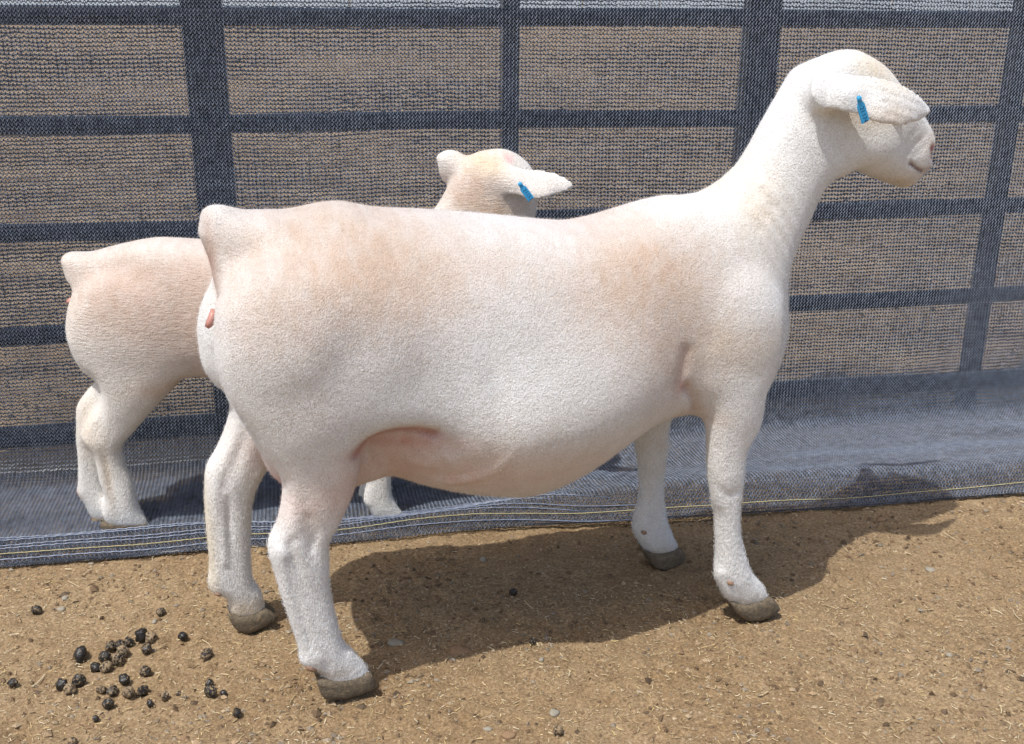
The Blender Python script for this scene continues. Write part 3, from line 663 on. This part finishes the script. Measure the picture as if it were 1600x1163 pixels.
hooves(E, ewe, [(493, 1054), (496, 1068), (504, 1081), (528, 1083), (558, 1077), (582, 1069), (584, 1058), (577, 1046), (562, 1046), (530, 1050), (510, 1050)], .115)
hooves(E, ewe, [(1136, 934), (1141, 948), (1152, 958), (1165, 963), (1188, 960), (1212, 947), (1207, 936), (1198, 928), (1175, 932), (1155, 936)], .105)
hooves(E, ewe, [(1000, 852), (1007, 864), (1015, 878), (1028, 885), (1050, 880), (1066, 868), (1062, 856), (1052, 853), (1030, 857), (1012, 858)], -.105)
hooves(E, ewe, [(356, 952), (360, 966), (369, 977), (383, 982), (402, 977), (429, 963), (428, 955), (414, 946), (395, 950), (372, 954)], -.115)
def blob_mesh(r, sx=1, sy=1, sz=1, sub=3, rough=0, seed=0, flat=0):
    bm = bmesh.new(); bmesh.ops.create_icosphere(bm, subdivisions=sub, radius=1)
    rr = np.random.default_rng(seed); ph = rr.random((6, 4))*6
    for v in bm.verts:
        c = v.co.copy(); d = 1
        for p in ph: d += rough*math.sin(p[0]+c.x*(1.5+p[1]))*math.sin(p[2]+c.y*(1.5+p[3]))*math.cos(c.z*2+p[0])
        v.co = Vector((c.x*sx, c.y*sy, c.z*sz))*r*d
    me = bpy.data.meshes.new('blob'); bm.to_mesh(me); bm.free()
    for p in me.polygons: p.use_smooth = not flat
    return me
# dewclaws
def dew(B, root, x, y, w, r=.0052):
    p = B.world(np.array(P3(x, y, w, B))); o = link('dewclaw', blob_mesh(r, 1.2, .8, .9, 2, .05, int(x)), M_darkskin); o.location = p; o.rotation_euler = (.3, .5, 0); child_of(root, o)
dew(E, ewe, 1141, 911, .124); dew(E, ewe, 1006, 832, -.087); dew(E, ewe, 486, 1042, .128, .009); dew(E, ewe, 341, 928, -.100)
# vulva tip and bare skin below the docked tail
p = [E.world(np.array(P3(x, y, ww))) for x, y, ww in ((334, 484, -.005), (331, 496, 0), (328, 505, .002), (323, 512, .003))]
child_of(ewe, link('vulva', tube(p, [.004, .0055, .006, .0035], 10), M_skin))
# eyes under the ears
for sgn in (1, -1):
    p = P3(1397, 168, .055); o = link('eye', blob_mesh(.014, sub=3), M_eye); o.location = E.world(np.array([p[0], sgn*.048, p[2]])); child_of(ewe, o)

# short wool and leg hair: fine single fibres
def fibres(root, me, V, B, n, mat, hairline, tint, seed, face=9.):
    r_ = np.random.default_rng(seed); nv_ = len(me.vertices); N = np.zeros(nv_*3, np.float32); me.vertex_normals.foreach_get('vector', N); N = N.reshape(-1, 3)
    co = np.zeros(nv_*3, np.float32); me.vertices.foreach_get('co', co); co = co.reshape(-1, 3)
    i = r_.integers(0, nv_, n); leg = np.clip((hairline-V[i, 2])/.10, 0, 1)[:, None]
    p = co[i]+r_.normal(0, .0012, (n, 3)); nn = N[i]; rnd = r_.normal(0, 1, (n, 3)); rnd /= np.linalg.norm(rnd, axis=1, keepdims=True)
    dn = np.array([0, 0, -1.])-(-nn[:, 2:3])*nn
    d = nn*(.75-.45*leg)+rnd*(.65-.25*leg)+dn*(.1+.9*leg); d /= np.linalg.norm(d, axis=1, keepdims=True)
    ln = (.0018+.0034*leg)*(.5+r_.random((n, 1)))*np.where(V[i, 0:1] > face, .5, 1.); sd = np.cross(d, r_.normal(0, 1, (n, 3))); sd /= np.linalg.norm(sd, axis=1, keepdims=True); wd = .00018+.00010*leg
    p = p-nn*.0006
    v = np.stack([p-sd*wd, p+sd*wd, p+d*ln], 1).reshape(-1, 3)
    m2 = mesh_from('wool_fibres', v, np.arange(3*n).reshape(-1, 3), True); set_color(m2, 'tint', np.repeat(np.clip(tint[i]*1.06*(.9+.2*r_.random((n, 1))), 0, .9), 3, 0))
    child_of(root, link('wool_fibres', m2, mat, None, kind='stuff'))
def mat_fibre():
    k = NT('wool_fibre'); at = k.n('ShaderNodeVertexColor', layer_name='tint').outputs[0]; k.l(at, k.b.inputs['Base Color'])
    k.b.inputs['Roughness'].default_value = .7; k.b.inputs['Specular IOR Level'].default_value = .25
    tr = k.n('ShaderNodeBsdfTranslucent'); k.l(at, tr.inputs[0]); mx = k.n('ShaderNodeMixShader'); mx.inputs[0].default_value = .35
    k.l(k.b.outputs[0], mx.inputs[1]); k.l(tr.outputs[0], mx.inputs[2]); k.l(mx.outputs[0], k.out.inputs[0]); return k.m
M_fibre = mat_fibre()
fibres(ewe, me_ewe, V_ewe, E, 380000, M_fibre, .34, tint_ewe, 5, E.pix(1300, 200)[0])

# ---- ear tags
def tag(root, B, cen, axis_px, w, L=.034, Wd=.0135, txt=('21', '174'), tilt=0.):
    a = B.world(np.array(P3(*axis_px[0], w, B))); b = B.world(np.array(P3(*axis_px[1], w, B)))
    y = b-a; ln = np.linalg.norm(y); y /= ln
    nn = B.n.copy()+np.array([0, 0, tilt]); nn -= (nn@y)*y; nn /= np.linalg.norm(nn); x = np.cross(y, nn)
    Mx = Matrix(((x[0], y[0], nn[0], a[0]), (x[1], y[1], nn[1], a[1]), (x[2], y[2], nn[2], a[2]), (0, 0, 0, 1)))
    k = ln/.038; hw = Wd/2
    out = [(-.0032, .0), (-.0022, -.003), (.0022, -.003), (.0032, 0), (.0036, .005), (hw*.7, .0085), (hw, .011), (hw, .038), (-hw, .038), (-hw, .011), (-hw*.7, .0085), (-.0036, .005)]
    bm = bmesh.new(); vs_ = [bm.verts.new((px, py*k, 0)) for px, py in out]; f = bm.faces.new(vs_)
    r = bmesh.ops.extrude_face_region(bm, geom=[f]); bmesh.ops.translate(bm, vec=(0, 0, .0016), verts=[v for v in r['geom'] if isinstance(v, bmesh.types.BMVert)])
    bmesh.ops.recalc_face_normals(bm, faces=bm.faces[:]); bmesh.ops.bevel(bm, geom=bm.edges[:], offset=.0004, segments=2, affect='EDGES')
    me = bpy.data.meshes.new('ear_tag'); bm.to_mesh(me); bm.free()
    o = link('ear_tag', me, M_tag); o.matrix_world = Mx; child_of(root, o)
    st = link('stud', blob_mesh(.0042, 1, 1, .45, 2), M_tag, o); st.location = (0, .0015*k, .0022)
    for s_, py in zip(txt, (.0185, .031)):
        cu = bpy.data.curves.new('t', 'FONT'); cu.body = s_; cu.size = .0098; cu.extrude = .0001; cu.align_x = 'CENTER'; cu.align_y = 'CENTER'
        to = bpy.data.objects.new('t', cu); COL.objects.link(to)
        dg = bpy.context.evaluated_depsgraph_get(); tm = bpy.data.meshes.new_from_object(to.evaluated_get(dg)); bpy.data.objects.remove(to)
        tm.materials.clear(); t = link('number', tm, M_ink, o); t.location = (0, py*k, .0018); t.rotation_euler = (0, 0, math.pi/2)
    return o
tag(ewe, E, None, ((1341, 153), (1352, 191)), .119)

# ---- the lamb behind her
LA = math.radians(5)
L = Beast((-.75, 1.99), LA, (-.16, .95), (-.01, .80), (-.26, .16), .0036)
lt = [(99.2, 417.7), (96.1, 404.1), (108, 394.2), (140.1, 394), (168.2, 387), (207.2, 378), (241.2, 372.7), (269.9, 373.4), (307.8, 375.9), (399.9, 382.1), (500.1, 382), (580.4, 372.2), (640.3, 353.2), (689.9, 345.4), (712, 370), (718, 420), (709.7, 479.9), (686.9, 534.2), (638.6, 572), (559.2, 590.7), (449.9, 596.4), (380.7, 592.9), (328.5, 582.9), (298.2, 577.6), (282.8, 586.1), (249.6, 596.6), (200.7, 595.1), (151.7, 580.3), (133, 571), (118.6, 548.5), (110, 520.5), (107.8, 500.2), (114.2, 470.4), (117.5, 451.1), (105.5, 434.8)]
L.add(lt, 0, kk=.01, kmap=[(110, 415, .9, .036), (150, 420, .95, .06), (240, 480, 1., .125), (400, 500, 1.05, .145), (560, 480, 1., .13), (680, 450, .95, .10)])
lnk = [(639.9, 400), (655.2, 365.1), (680.4, 325.2), (690.3, 309.2), (698.3, 294.2), (706.3, 280.2), (716.3, 264.2), (728.2, 249.2), (741.2, 240.3), (753.1, 236.4), (777, 234.3), (789.9, 236.2), (803, 242.1), (816, 252), (828.1, 264), (838, 285), (838.8, 312), (835.4, 339.8), (814.2, 384.4), (769.3, 423.7), (699.9, 448.8), (650.2, 439.8)]
L.add(lnk, 0, kk=.03, k=.95, wm=.075)
lh = [(118.2, 470.1), (108.7, 521), (118.9, 550.8), (133.1, 572.5), (150.5, 588.4), (160.9, 611.2), (158.7, 632.3), (141.8, 654.9), (130.4, 680.1), (134.5, 693.2), (148, 711.2), (155.5, 747.6), (164, 775.9), (160.9, 799.9), (169.2, 816.8), (185.3, 824), (214.9, 824.9), (229.9, 819.9), (229.5, 814.2), (216.7, 791.4), (206.7, 752.4), (194.8, 723.3), (191.4, 696.8), (216.9, 665.9), (242, 637), (269.7, 607.7), (284.5, 588.4), (309.7, 574.8), (319.2, 530.2), (278.7, 461.5), (199.7, 431.6), (150.1, 435.3)]
def lhm(U, Z): return -gauss(U, Z, L.pix(172, 735, .055), .005, .045, .005, .12)-gauss(U, Z, L.pix(160, 650, .055), .006, .02, .005, -.5)+gauss(U, Z, L.pix(160, 690, .055), .012, .014, .003)
L.add(lh, .055, kk=.022, mod=lhm, kmap=[(210, 500, .85, .075), (200, 600, .8, .06), (170, 680, .9, .032), (180, 740, .95, .023), (195, 800, .95, .026)])
lf = [(118.3, 470.1), (113.3, 520.8), (133.8, 573), (153, 588.7), (133.7, 613), (120.9, 634), (119.9, 661), (119.9, 688), (122.7, 723), (122.6, 752), (121, 767.7), (132.6, 785.1), (144.5, 807.7), (160.3, 816.5), (189.8, 819.5), (194.4, 806.2), (178.6, 785.8), (163.6, 755.4), (159.4, 720), (165, 690), (184.9, 659.9), (219.8, 619.7), (279.8, 579.9), (289, 500.6), (199.3, 441.5), (150.2, 440.4)]
L.add(lf, .02, kk=.022, kmap=[(210, 500, .85, .07), (180, 600, .8, .05), (140, 670, .9, .030), (145, 740, .95, .022), (160, 790, .95, .024)])
lfl = [(574, 700), (574.9, 741), (568.1, 779), (575.7, 792.6), (586.7, 811.3), (600.2, 818.9), (619.8, 817.5), (629.1, 805), (621.7, 792.2), (612.6, 774.1), (611, 750), (613, 700), (619.9, 620), (650.1, 540), (640.1, 479.9), (600, 470), (569.9, 520), (567.9, 620)]
L.add(lfl, .055, kk=.022, kmap=[(610, 520, .8, .05), (595, 650, .9, .03), (593, 750, .95, .023), (600, 800, .95, .025)])
L.add(lfl, -.045, kk=.022, du=-.012, kmap=[(610, 520, .8, .05), (595, 650, .9, .03), (593, 750, .95, .023), (600, 800, .95, .025)])
# muzzle pointing away from the camera
hc = P3(785, 285, -.03, L); L.cap(hc, [hc[0]+.03, -.13, hc[2]-.035], .052, .036, .03); L.cap([hc[0]+.03, -.13, hc[2]-.035], [hc[0]+.045, -.18, hc[2]-.06], .036, .027, .02)
# ears
L.add([(786, 272), (799, 265), (818, 264), (837, 264), (856, 265), (872, 270), (885, 277), (893, 286), (883, 293), (865, 299), (846, 305), (828, 308), (808, 304), (790, 298)], .06, kk=.012, flat=.005, wm=.0042, wc=lambda U, Z: .055+.03*np.clip((U-L.pix(790, 285, .06)[0])/.06, -.5, 1.2)-4*(Z-L.pix(830, 284, .06)[1])**2-.4*(Z-L.pix(830, 284, .06)[1]))
L.add([(734, 272), (730, 252), (718, 238), (704, 234), (693, 236), (682, 244), (684, 257), (687, 273), (695, 285), (708, 288)], -.02, kk=.012, k=.8, wm=.016, wc=lambda U, Z: -.012-8*(Z-L.pix(705, 259, -.02)[1])**2)
L.cap(P3(780, 280, .03, L), P3(803, 283, .052, L), .026, .012, .02)
L.cap(P3(735, 270, -.01, L), P3(718, 262, -.012, L), .022, .014, .02)
V, Q = L.mesh('lamb'); V = laplace(V, Q, 2, .5)
LT = (.56, .435, .36)
blobs = [(230, 440, 130, 55, LT, .95, 0, 0), (330, 500, 80, 70, LT, .7, 0, 0), (450, 430, 200, 60, LT, .9, 0, 0), (735, 290, 40, 45, LT, .95, 0, 0), (760, 250, 30, 16, (.70, .56, .40), .8, 0, 0), (770, 320, 50, 25, (.62, .48, .36), .8, 0, 0), (796, 250, 6, 5, (.80, .42, .44), .7, .04, .05),
         (120, 470, 10, 20, (.78, .70, .62), .6, 0, 0), (150, 650, 20, 50, (.72, .60, .46), .5, 0, 0), (172, 740, 6, 50, (.62, .50, .36), .6, .055, .05), (123, 768, 8, 8, (.50, .27, .16), .9, .01, .03), (152, 812, 12, 8, (.35, .22, .14), .9, .02, .04), (166, 818, 10, 6, (.35, .22, .14), .8, .055, .04),
         (310, 585, 60, 14, (.62, .45, .33), .7, 0, 0), (840, 285, 30, 12, (.82, .72, .66), .6, .06, .04), (300, 740, 40, 50, WHITE, 0, 0, 0)]
tint = paint(V, blobs, L, (.76, .75, .72))
wool = np.clip((V[:, 2]-.27)/.10, 0, 1); ears = V[:, 0] > L.pix(795, 280)[0]
mask = np.stack([wool*.5+.1, (1-wool)*.9, wool], 1); mask[ears, 2] = 0
me = mesh_from('lamb_body', L.world(V), Q); set_color(me, 'tint', tint); set_color(me, 'mask', mask)
lamb = link('lamb', None, label='smaller tan-backed lamb behind the ewe, standing on the net with its head turned away', category='sheep')
lamb.location = tuple(L.world(np.array([.25, 0., 0.])))
child_of(lamb, link('body', me, M_fleece_lamb)); fibres(lamb, me, V, L, 100000, M_fibre, .30, tint, 6)
hooves(L, lamb, [(160, 812), (163, 826), (175, 838), (200, 840), (232, 836), (240, 830), (230, 817), (210, 812), (185, 812)], .055, .011, .010)
hooves(L, lamb, [(145, 806), (150, 820), (165, 829), (185, 828), (200, 822), (195, 806), (170, 803)], .02, .011, .010)
hooves(L, lamb, [(578, 806), (584, 820), (597, 828), (620, 828), (636, 818), (630, 806), (610, 802)], .055, .011, .010)
p = [L.world(np.array(P3(x, y, ww, L))) for x, y, ww in ((113, 468, 0), (108, 472, .0), (104, 471, 0))]
child_of(lamb, link('vulva', tube(p, [.006, .005, .003], 8), M_skin))
for sgn in (1, -1):
    o = link('eye', blob_mesh(.011, sub=3), M_eye); o.location = L.world(np.array([hc[0]+.018+sgn*.045, -.085, hc[2]+.005])); child_of(lamb, o)
tag(lamb, L, None, ((812, 287), (830, 312)), .088, txt=('21', '153'), Wd=.0125)

# ------------------------------------------------------------------ dung pellets
def mat_dung():
    k = NT('dung'); v = k.obj(); f = k.noise(260, 4, .6, v, .5); i = k.n('ShaderNodeObjectInfo').outputs['Random']
    oi = k.n('ShaderNodeVertexColor', layer_name='tint').outputs[0]
    dust = k.math('ADD', f, k.math('MULTIPLY', k.n('ShaderNodeSeparateColor').outputs[0], 0))
    sep = k.n('ShaderNodeSeparateColor'); k.l(oi, sep.inputs[0])
    th = k.math('SUBTRACT', f, k.math('SUBTRACT', .62, k.math('MULTIPLY', sep.outputs[0], .3)))
    msk = k.ramp(k.math('MULTIPLY', th, 12.), [(0, (0, 0, 0)), (1, (1, 1, 1))])
    k.l(k.mix(msk, (.014, .012, .010), (.25, .18, .105)), k.b.inputs['Base Color'])
    r_ = k.n('ShaderNodeMapRange'); k.l(msk, r_.inputs[0]); r_.inputs[3].default_value = .30; r_.inputs[4].default_value = .9
    k.l(r_.outputs[0], k.b.inputs['Roughness']); k.l(k.bump(k.math('ADD', f, k.math('MULTIPLY', msk, .6)), .0012), k.b.inputs['Normal'])
    return k.m
M_dung = mat_dung()
heap = 'crowded dung pellets at lower left'
PEL = [(228, 130, 31, .3, 'far left'), (1003, 128, 30, .4, 'up'), (1140, 275, 32, 0, 'right'), (885, 290, 41, .0, 0), (945, 303, 40, .75, 0), (915, 370, 37, .3, 0), (500, 385, 44, .05, 'left'), (805, 325, 33, .3, 0), (690, 343, 36, .4, 0), (750, 343, 34, .3, 0), (652, 395, 40, .2, 0), (765, 383, 42, .8, 0), (735, 430, 40, .5, 0), (595, 455, 35, .05, 0), (660, 472, 40, .85, 0), (1293, 400, 37, .45, 'r2'), (905, 497, 38, .35, 'mid'), (78, 585, 26, .2, 'edge'),
       (385, 592, 38, .0, 1), (435, 620, 37, .8, 1), (492, 570, 38, .25, 1), (775, 555, 38, .05, 2), (630, 610, 28, .9, 2), (700, 617, 35, .35, 2), (803, 637, 40, .8, 2), (890, 612, 36, .2, 2), (675, 705, 36, .2, 'below'), (935, 710, 29, .1, 'flat'), (1032, 662, 28, .55, 'dusty'), (1115, 660, 19, .4, 'tiny'), (1308, 585, 28, .1, 'broken'), (1315, 645, 38, .3, 3), (1395, 650, 25, .2, 3), (1480, 755, 30, .2, 'low right'), (595, 790, 22, .3, 'bottom'), (450, 950, 28, .7, 'frame')]
LAB = {'far left': 'dark dung pellet half crusted with soil, high at the far left of the ground', 'up': 'lone black dung pellet nearest to the net, left of the ewe\'s far hind hoof', 'right': 'clean round shiny black dung pellet, just right of the heap',
       'left': 'big shiny black dung pellet lying alone left of the heap', 'r2': 'straw-flecked dung pellet alone below the ewe\'s far hind hoof', 'mid': 'crusted dark dung pellet between the heap and the row of four below', 'edge': 'small dull dung pellet at the left edge of the picture',
       'below': 'single black dung pellet just below the loose row of pellets', 'flat': 'flattened brown dung pellet right below the loose row', 'dusty': 'dusty half-buried dung pellet between loose row and broken one', 'tiny': 'tiny reddish brown dung crumb beside the dusty half-buried pellet',
       'broken': 'upper piece of broken black dung curling over its darker half', 'low right': 'small angular black dung pellet, lowest on the right of the scatter', 'bottom': 'small dull crumb of dung below the loose row', 'frame': 'soil-coated dung pellet at the bottom edge of the picture'}
UNI = {3: ('large shiny black dung pellet at the top right corner of the heap', 0), 4: ('dusty brown dung pellet touching the right side of the large shiny one', 0), 5: ('black dung pellet under the dusty brown one at the right end of the heap', 0),
       7: ('right one of three dung pellets along the upper edge of the heap', 0), 8: ('left one of three dung pellets along the upper edge of the heap', 0), 9: ('middle one of three dung pellets along the upper edge of the heap', 0),
       10: ('smooth dark dung pellet at the left of the heap, under its upper edge', 0), 11: ('soil coated dung pellet in the very middle of the heap', 0), 12: ('half crusted dung pellet at the bottom middle of the heap', 0), 13: ('clean black dung pellet at the lower left end of the heap', 0), 14: ('pale soil coated dung pellet, lowest of the heap', 0),
       18: ('clean shiny black dung pellet at the left of a touching trio', 1), 19: ('soil coated dung pellet, lowest of a touching trio left of the loose row', 1), 20: ('dark rough dung pellet at the right of a touching trio', 1),
       21: ('clean black dung pellet standing just above the loose row', 2), 22: ('very dusty dung pellet, leftmost of the loose row', 2), 23: ('black crusted dung pellet, second from the left in the loose row', 2), 24: ('big dusty brown dung pellet in the loose row, third from the left', 2), 25: ('rough dark dung pellet at the right end of the loose row', 2),
       31: ('larger dark lower half of the broken dung pellet, under its curl', 3), 32: ('small black dung pellet just right of the broken one', 3)}
GRN = {0: heap, 1: 'trio of dung pellets', 2: 'loose row of dung pellets', 3: 'pair of dung pellets'}
cell = {}
def pellet(px, py, rpx, dust, label, group=None, seed=0, sz=.85):
    P = gnd(px, py); dist = np.linalg.norm(P-C_); r = rpx*dist/CF
    P = gnd(px, py, r*.75)
    me = blob_mesh(r, 1.0+.16*math.sin(seed*2.3), .90, sz*.95, 3, .10, seed); set_color(me, 'tint', np.full((len(me.vertices), 3), min(dust, .62)+.08))
    o = link('dung_pellet', me, M_dung, None, label=label, category='dung'); o.location = (P[0], P[1], float(ground_z(P[0], P[1]))+r*sz*.82); o.rotation_euler = (seed*.7, seed*.4, seed*1.3)
    if group: o['group'] = group
    return o
for i, (x, y, r, du, lb) in enumerate(PEL):
    l, g = (LAB[lb], None) if isinstance(lb, str) else (UNI[i][0], GRN[lb])
    pellet(x/4, 920+y/4, r/4*.98, du, l, g, i, .6 if lb == 'flat' else .88)
pellet(802, 928, 6.5, .1, 'lone black dung pellet in the shade under the ewe\'s belly', None, 50)
pellet(832, 1000, 6, .3, 'black dung pellet near the lower edge of the ewe\'s shadow', None, 51)
pellet(872, 1135, 9, .8, 'dusty brown dung pellet in the sun at bottom centre', None, 52)

# ------------------------------------------------------------------ stones and clods one can point at
ST = [(618, 1000, 13, 8, 'flat greenish grey stone in the shade right of the near hind hoof', 0), (866, 1111, 10, 6.5, 'pale grey flat stone at bottom centre above a brown pellet', 0), (707, 1029, 6, 4, 'small grey pebble on the shadow edge below the clod', 0), (755, 877, 5, 9, 'narrow grey stone standing in shade close to the net', 0), (846, 1030, 5, 4, 'little light grey pebble in the sun under the shadow edge', 0),
      (1454, 889, 8, 5, 'flat pale pebble at right of the ground', 0), (718, 1014, 17, 9, 'flat brown clod on the shadow edge', 1), (1379, 987, 8, 5, 'grey-brown clod right of the front hoof in the sun', 1), (95, 949, 7, 5, 'grey pebble left above the dung heap', 0), (1378, 811, 9, 6, 'dark clod by the net hem on the right', 1), (241, 970, 5, 4, 'bluish pebble between heap and net', 0), (1482, 1028, 5, 5, 'round pale pebble low on the right', 0), (795, 1146, 12, 6, 'dark grey crumbly stone at the bottom edge', 1), (102, 937, 6, 5, 'dark pebble beside the grey pebble near the net', 0), (762, 1138, 7, 5, 'small light stone near the bottom edge', 0)]
for i, (x, y, a, b, lb, kd) in enumerate(ST):
    P = gnd(x, y); s = np.linalg.norm(P-C_)/CF
    o = link('clod' if kd else 'stone', blob_mesh(1, a*s, a*s*.75, b*s*.6, 2, .10, 100+i), M_clod if kd else M_stone, None, label=lb, category='clod' if kd else 'stone')
    o.location = (P[0], P[1], float(ground_z(P[0], P[1]))+b*s*.12); o.rotation_euler = (.1*i % .4, .1, i*1.1)

# ------------------------------------------------------------------ chaff, straw and crumbs strewn over the soil
def hem_y(x):
    q = x/math.cos(FA); d = np.interp(q, hem[:, 0], hem[:, 1]); P = FP[None]+FE[None]*q[:, None]+FM[None]*d[:, None]; return np.interp(x, P[:, 0], P[:, 1])
def scatter(n, y0=1.08, y1=2.12, x0=-1.35, x1=1.35, pw=1.):
    X = rng.uniform(x0, x1, n*2); Y = y0+(y1-y0)*rng.random(n*2)**pw
    k = Y < hem_y(X)-.004; return X[k][:n], Y[k][:n]
def crumbs(name, n, smin, smax, palette, mat, X=None, Y=None):
    if X is None: X, Y = scatter(n)
    # clumping
    keep = rng.random(len(X)) < .12+.88*np.clip(vnoise(X, Y, 8, 55)*.8+.5+.3*vnoise(X, Y, 25, 56), 0, 1); X, Y = X[keep], Y[keep]; n = len(X)
    Z = ground_z(X, Y); s = smin+(smax-smin)*rng.random(n)**4.5
    octa = np.array([(1, 0, 0), (0, 1, 0), (-1, 0, 0), (0, -1, 0), (0, 0, 1), (0, 0, -.6)], float); Fo = np.array([(0, 1, 4), (1, 2, 4), (2, 3, 4), (3, 0, 4), (1, 0, 5), (2, 1, 5), (3, 2, 5), (0, 3, 5)])
    v = octa[None]*(1+.42*rng.normal(size=(n, 6, 1)))*s[:, None, None]*np.array([1, .8, .55])
    a = rng.random(n)*6.28; c, s2 = np.cos(a)[:, None], np.sin(a)[:, None]
    v = np.stack([v[..., 0]*c-v[..., 1]*s2, v[..., 0]*s2+v[..., 1]*c, v[..., 2]], -1)+np.stack([X, Y, Z+s*.15], -1)[:, None]
    f = (np.arange(n)[:, None, None]*6+Fo[None]).reshape(-1, 3)
    me = mesh_from(name, v.reshape(-1, 3), f, False)
    pal = np.array(palette)[rng.integers(0, len(palette), n)]*rng.uniform(.7, 1.25, (n, 1)); set_color(me, 'tint', np.repeat(pal, 6, 0))
    return link(name, me, mat, None, kind='stuff', label='loose crumbs of soil and grit strewn over the pen ground', category='soil crumbs')
crumbs('soil_crumbs', 60000, .0008, .0062, [(.25, .17, .095), (.31, .22, .13), (.20, .13, .075), (.36, .27, .17), (.15, .10, .06), (.26, .215, .16)], M_crumb)
X, Y = scatter(1500); o_ = crumbs('earth_clods', 1500, .0030, .0095, [(.26, .175, .10), (.31, .22, .13), (.20, .135, .08), (.12, .085, .055)], M_crumb, X, Y)
o_['label'] = 'small loose earth clods kicked up over the pen ground'; o_['category'] = 'earth clods'
def straws(name, X, Y, lmin, lmax, wmin, wmax, palette, lift=.0015, label='dry straw and chaff bits strewn over the pen ground', zf=ground_z):
    n = len(X); Z = zf(X, Y); Ln = lmin+(lmax-lmin)*rng.random(n)**3; wd = wmin+(wmax-wmin)*rng.random(n)
    a = rng.random(n)*math.pi; cur = rng.normal(0, .5, n); tilt = rng.normal(0, .12, n)
    K = 4; V = []
    for k in range(K):
        t = k/(K-1)-.5
        ang = a+cur*t; cx = X+Ln*t*np.cos(a+cur*t*.5); cy = Y+Ln*t*np.sin(a+cur*t*.5); cz = Z+lift+np.abs(np.sin(tilt))*Ln*(t+.5)*.6+wd*.3
        nxx = -np.sin(ang)*wd/2; nyy = np.cos(ang)*wd/2
        for j, zz in ((-1, 0), (0, .4), (1, 0)): V.append(np.stack([cx+nxx*j, cy+nyy*j, cz+wd*zz], -1))
    V = np.stack(V, 1); f = []
    for k in range(K-1):
        for j in range(2): f.append((k*3+j, (k+1)*3+j, (k+1)*3+j+1, k*3+j+1))
    f = (np.arange(n)[:, None, None]*12+np.array(f)[None]).reshape(-1, 4)
    me = mesh_from(name, V.reshape(-1, 3), f, False)
    pal = np.array(palette)[rng.integers(0, len(palette), n)]*rng.uniform(.75, 1.2, (n, 1)); set_color(me, 'tint', np.repeat(pal, 12, 0))
    return link(name, me, M_straw, None, kind='stuff', label=label, category='straw')
SP = [(.55, .44, .26), (.48, .36, .2), (.62, .53, .36), (.36, .25, .14), (.56, .42, .2)]
X, Y = scatter(12500); straws('chaff', X, Y, .003, .011, .0006, .0016, SP, .001, 'short bits of chaff strewn thickly over the pen ground')
X, Y = scatter(480); straws('straw', X, Y, .008, .034, .0006, .0018, SP, .003, 'longer dry straw stems scattered on the pen ground')

# ------------------------------------------------------------------ beyond the fence
X = rng.uniform(-5, 5, 26000); Y = 2.5+8*rng.random(26000)**1.6
k = (vnoise(X, Y, 1.6, 61)+.5*vnoise(X, Y, 5, 62)) > .05; X, Y = X[k], Y[k]
n = len(X); Z = ground_z(X, Y); s = .0015+.0065*rng.random(n)**2
octa = np.array([(1, 0, 0), (0, 1, 0), (-1, 0, 0), (0, -1, 0), (0, 0, 1), (0, 0, -.6)], float); Fo = np.array([(0, 1, 4), (1, 2, 4), (2, 3, 4), (3, 0, 4), (1, 0, 5), (2, 1, 5), (3, 2, 5), (0, 3, 5)])
v = octa[None]*(1+.3*rng.normal(size=(n, 6, 1)))*s[:, None, None]+np.stack([X, Y, Z+s*.4], -1)[:, None]
me = mesh_from('scattered_droppings', v.reshape(-1, 3), (np.arange(n)[:, None, None]*6+Fo[None]).reshape(-1, 3), False)
set_color(me, 'tint', np.repeat(np.array([[.09, .07, .05]])*rng.uniform(.4, 2.2, (n, 1)), 6, 0))
link('scattered_droppings', me, M_crumb, None, kind='stuff', label='dark droppings and litter scattered over the ground beyond the net', category='droppings')
M_pale = mat_simple('pale_blue_sheeting', (.50, .56, .60), .5, .2, .5, 0, .4)
wall = link('sheet_wall', None, label='long pale low sheet-metal wall far beyond the fence at the top edge', category='wall')
for i in range(22):
    link('panel', boxmesh(np.array([-34+3.2*i, 48+(i % 2)*.02, .8]), 1.58, .03, .8, np.array([1., 0, 0]), np.array([0, 1., 0]), np.array([0, 0, 1.]), .01), M_pale, wall)
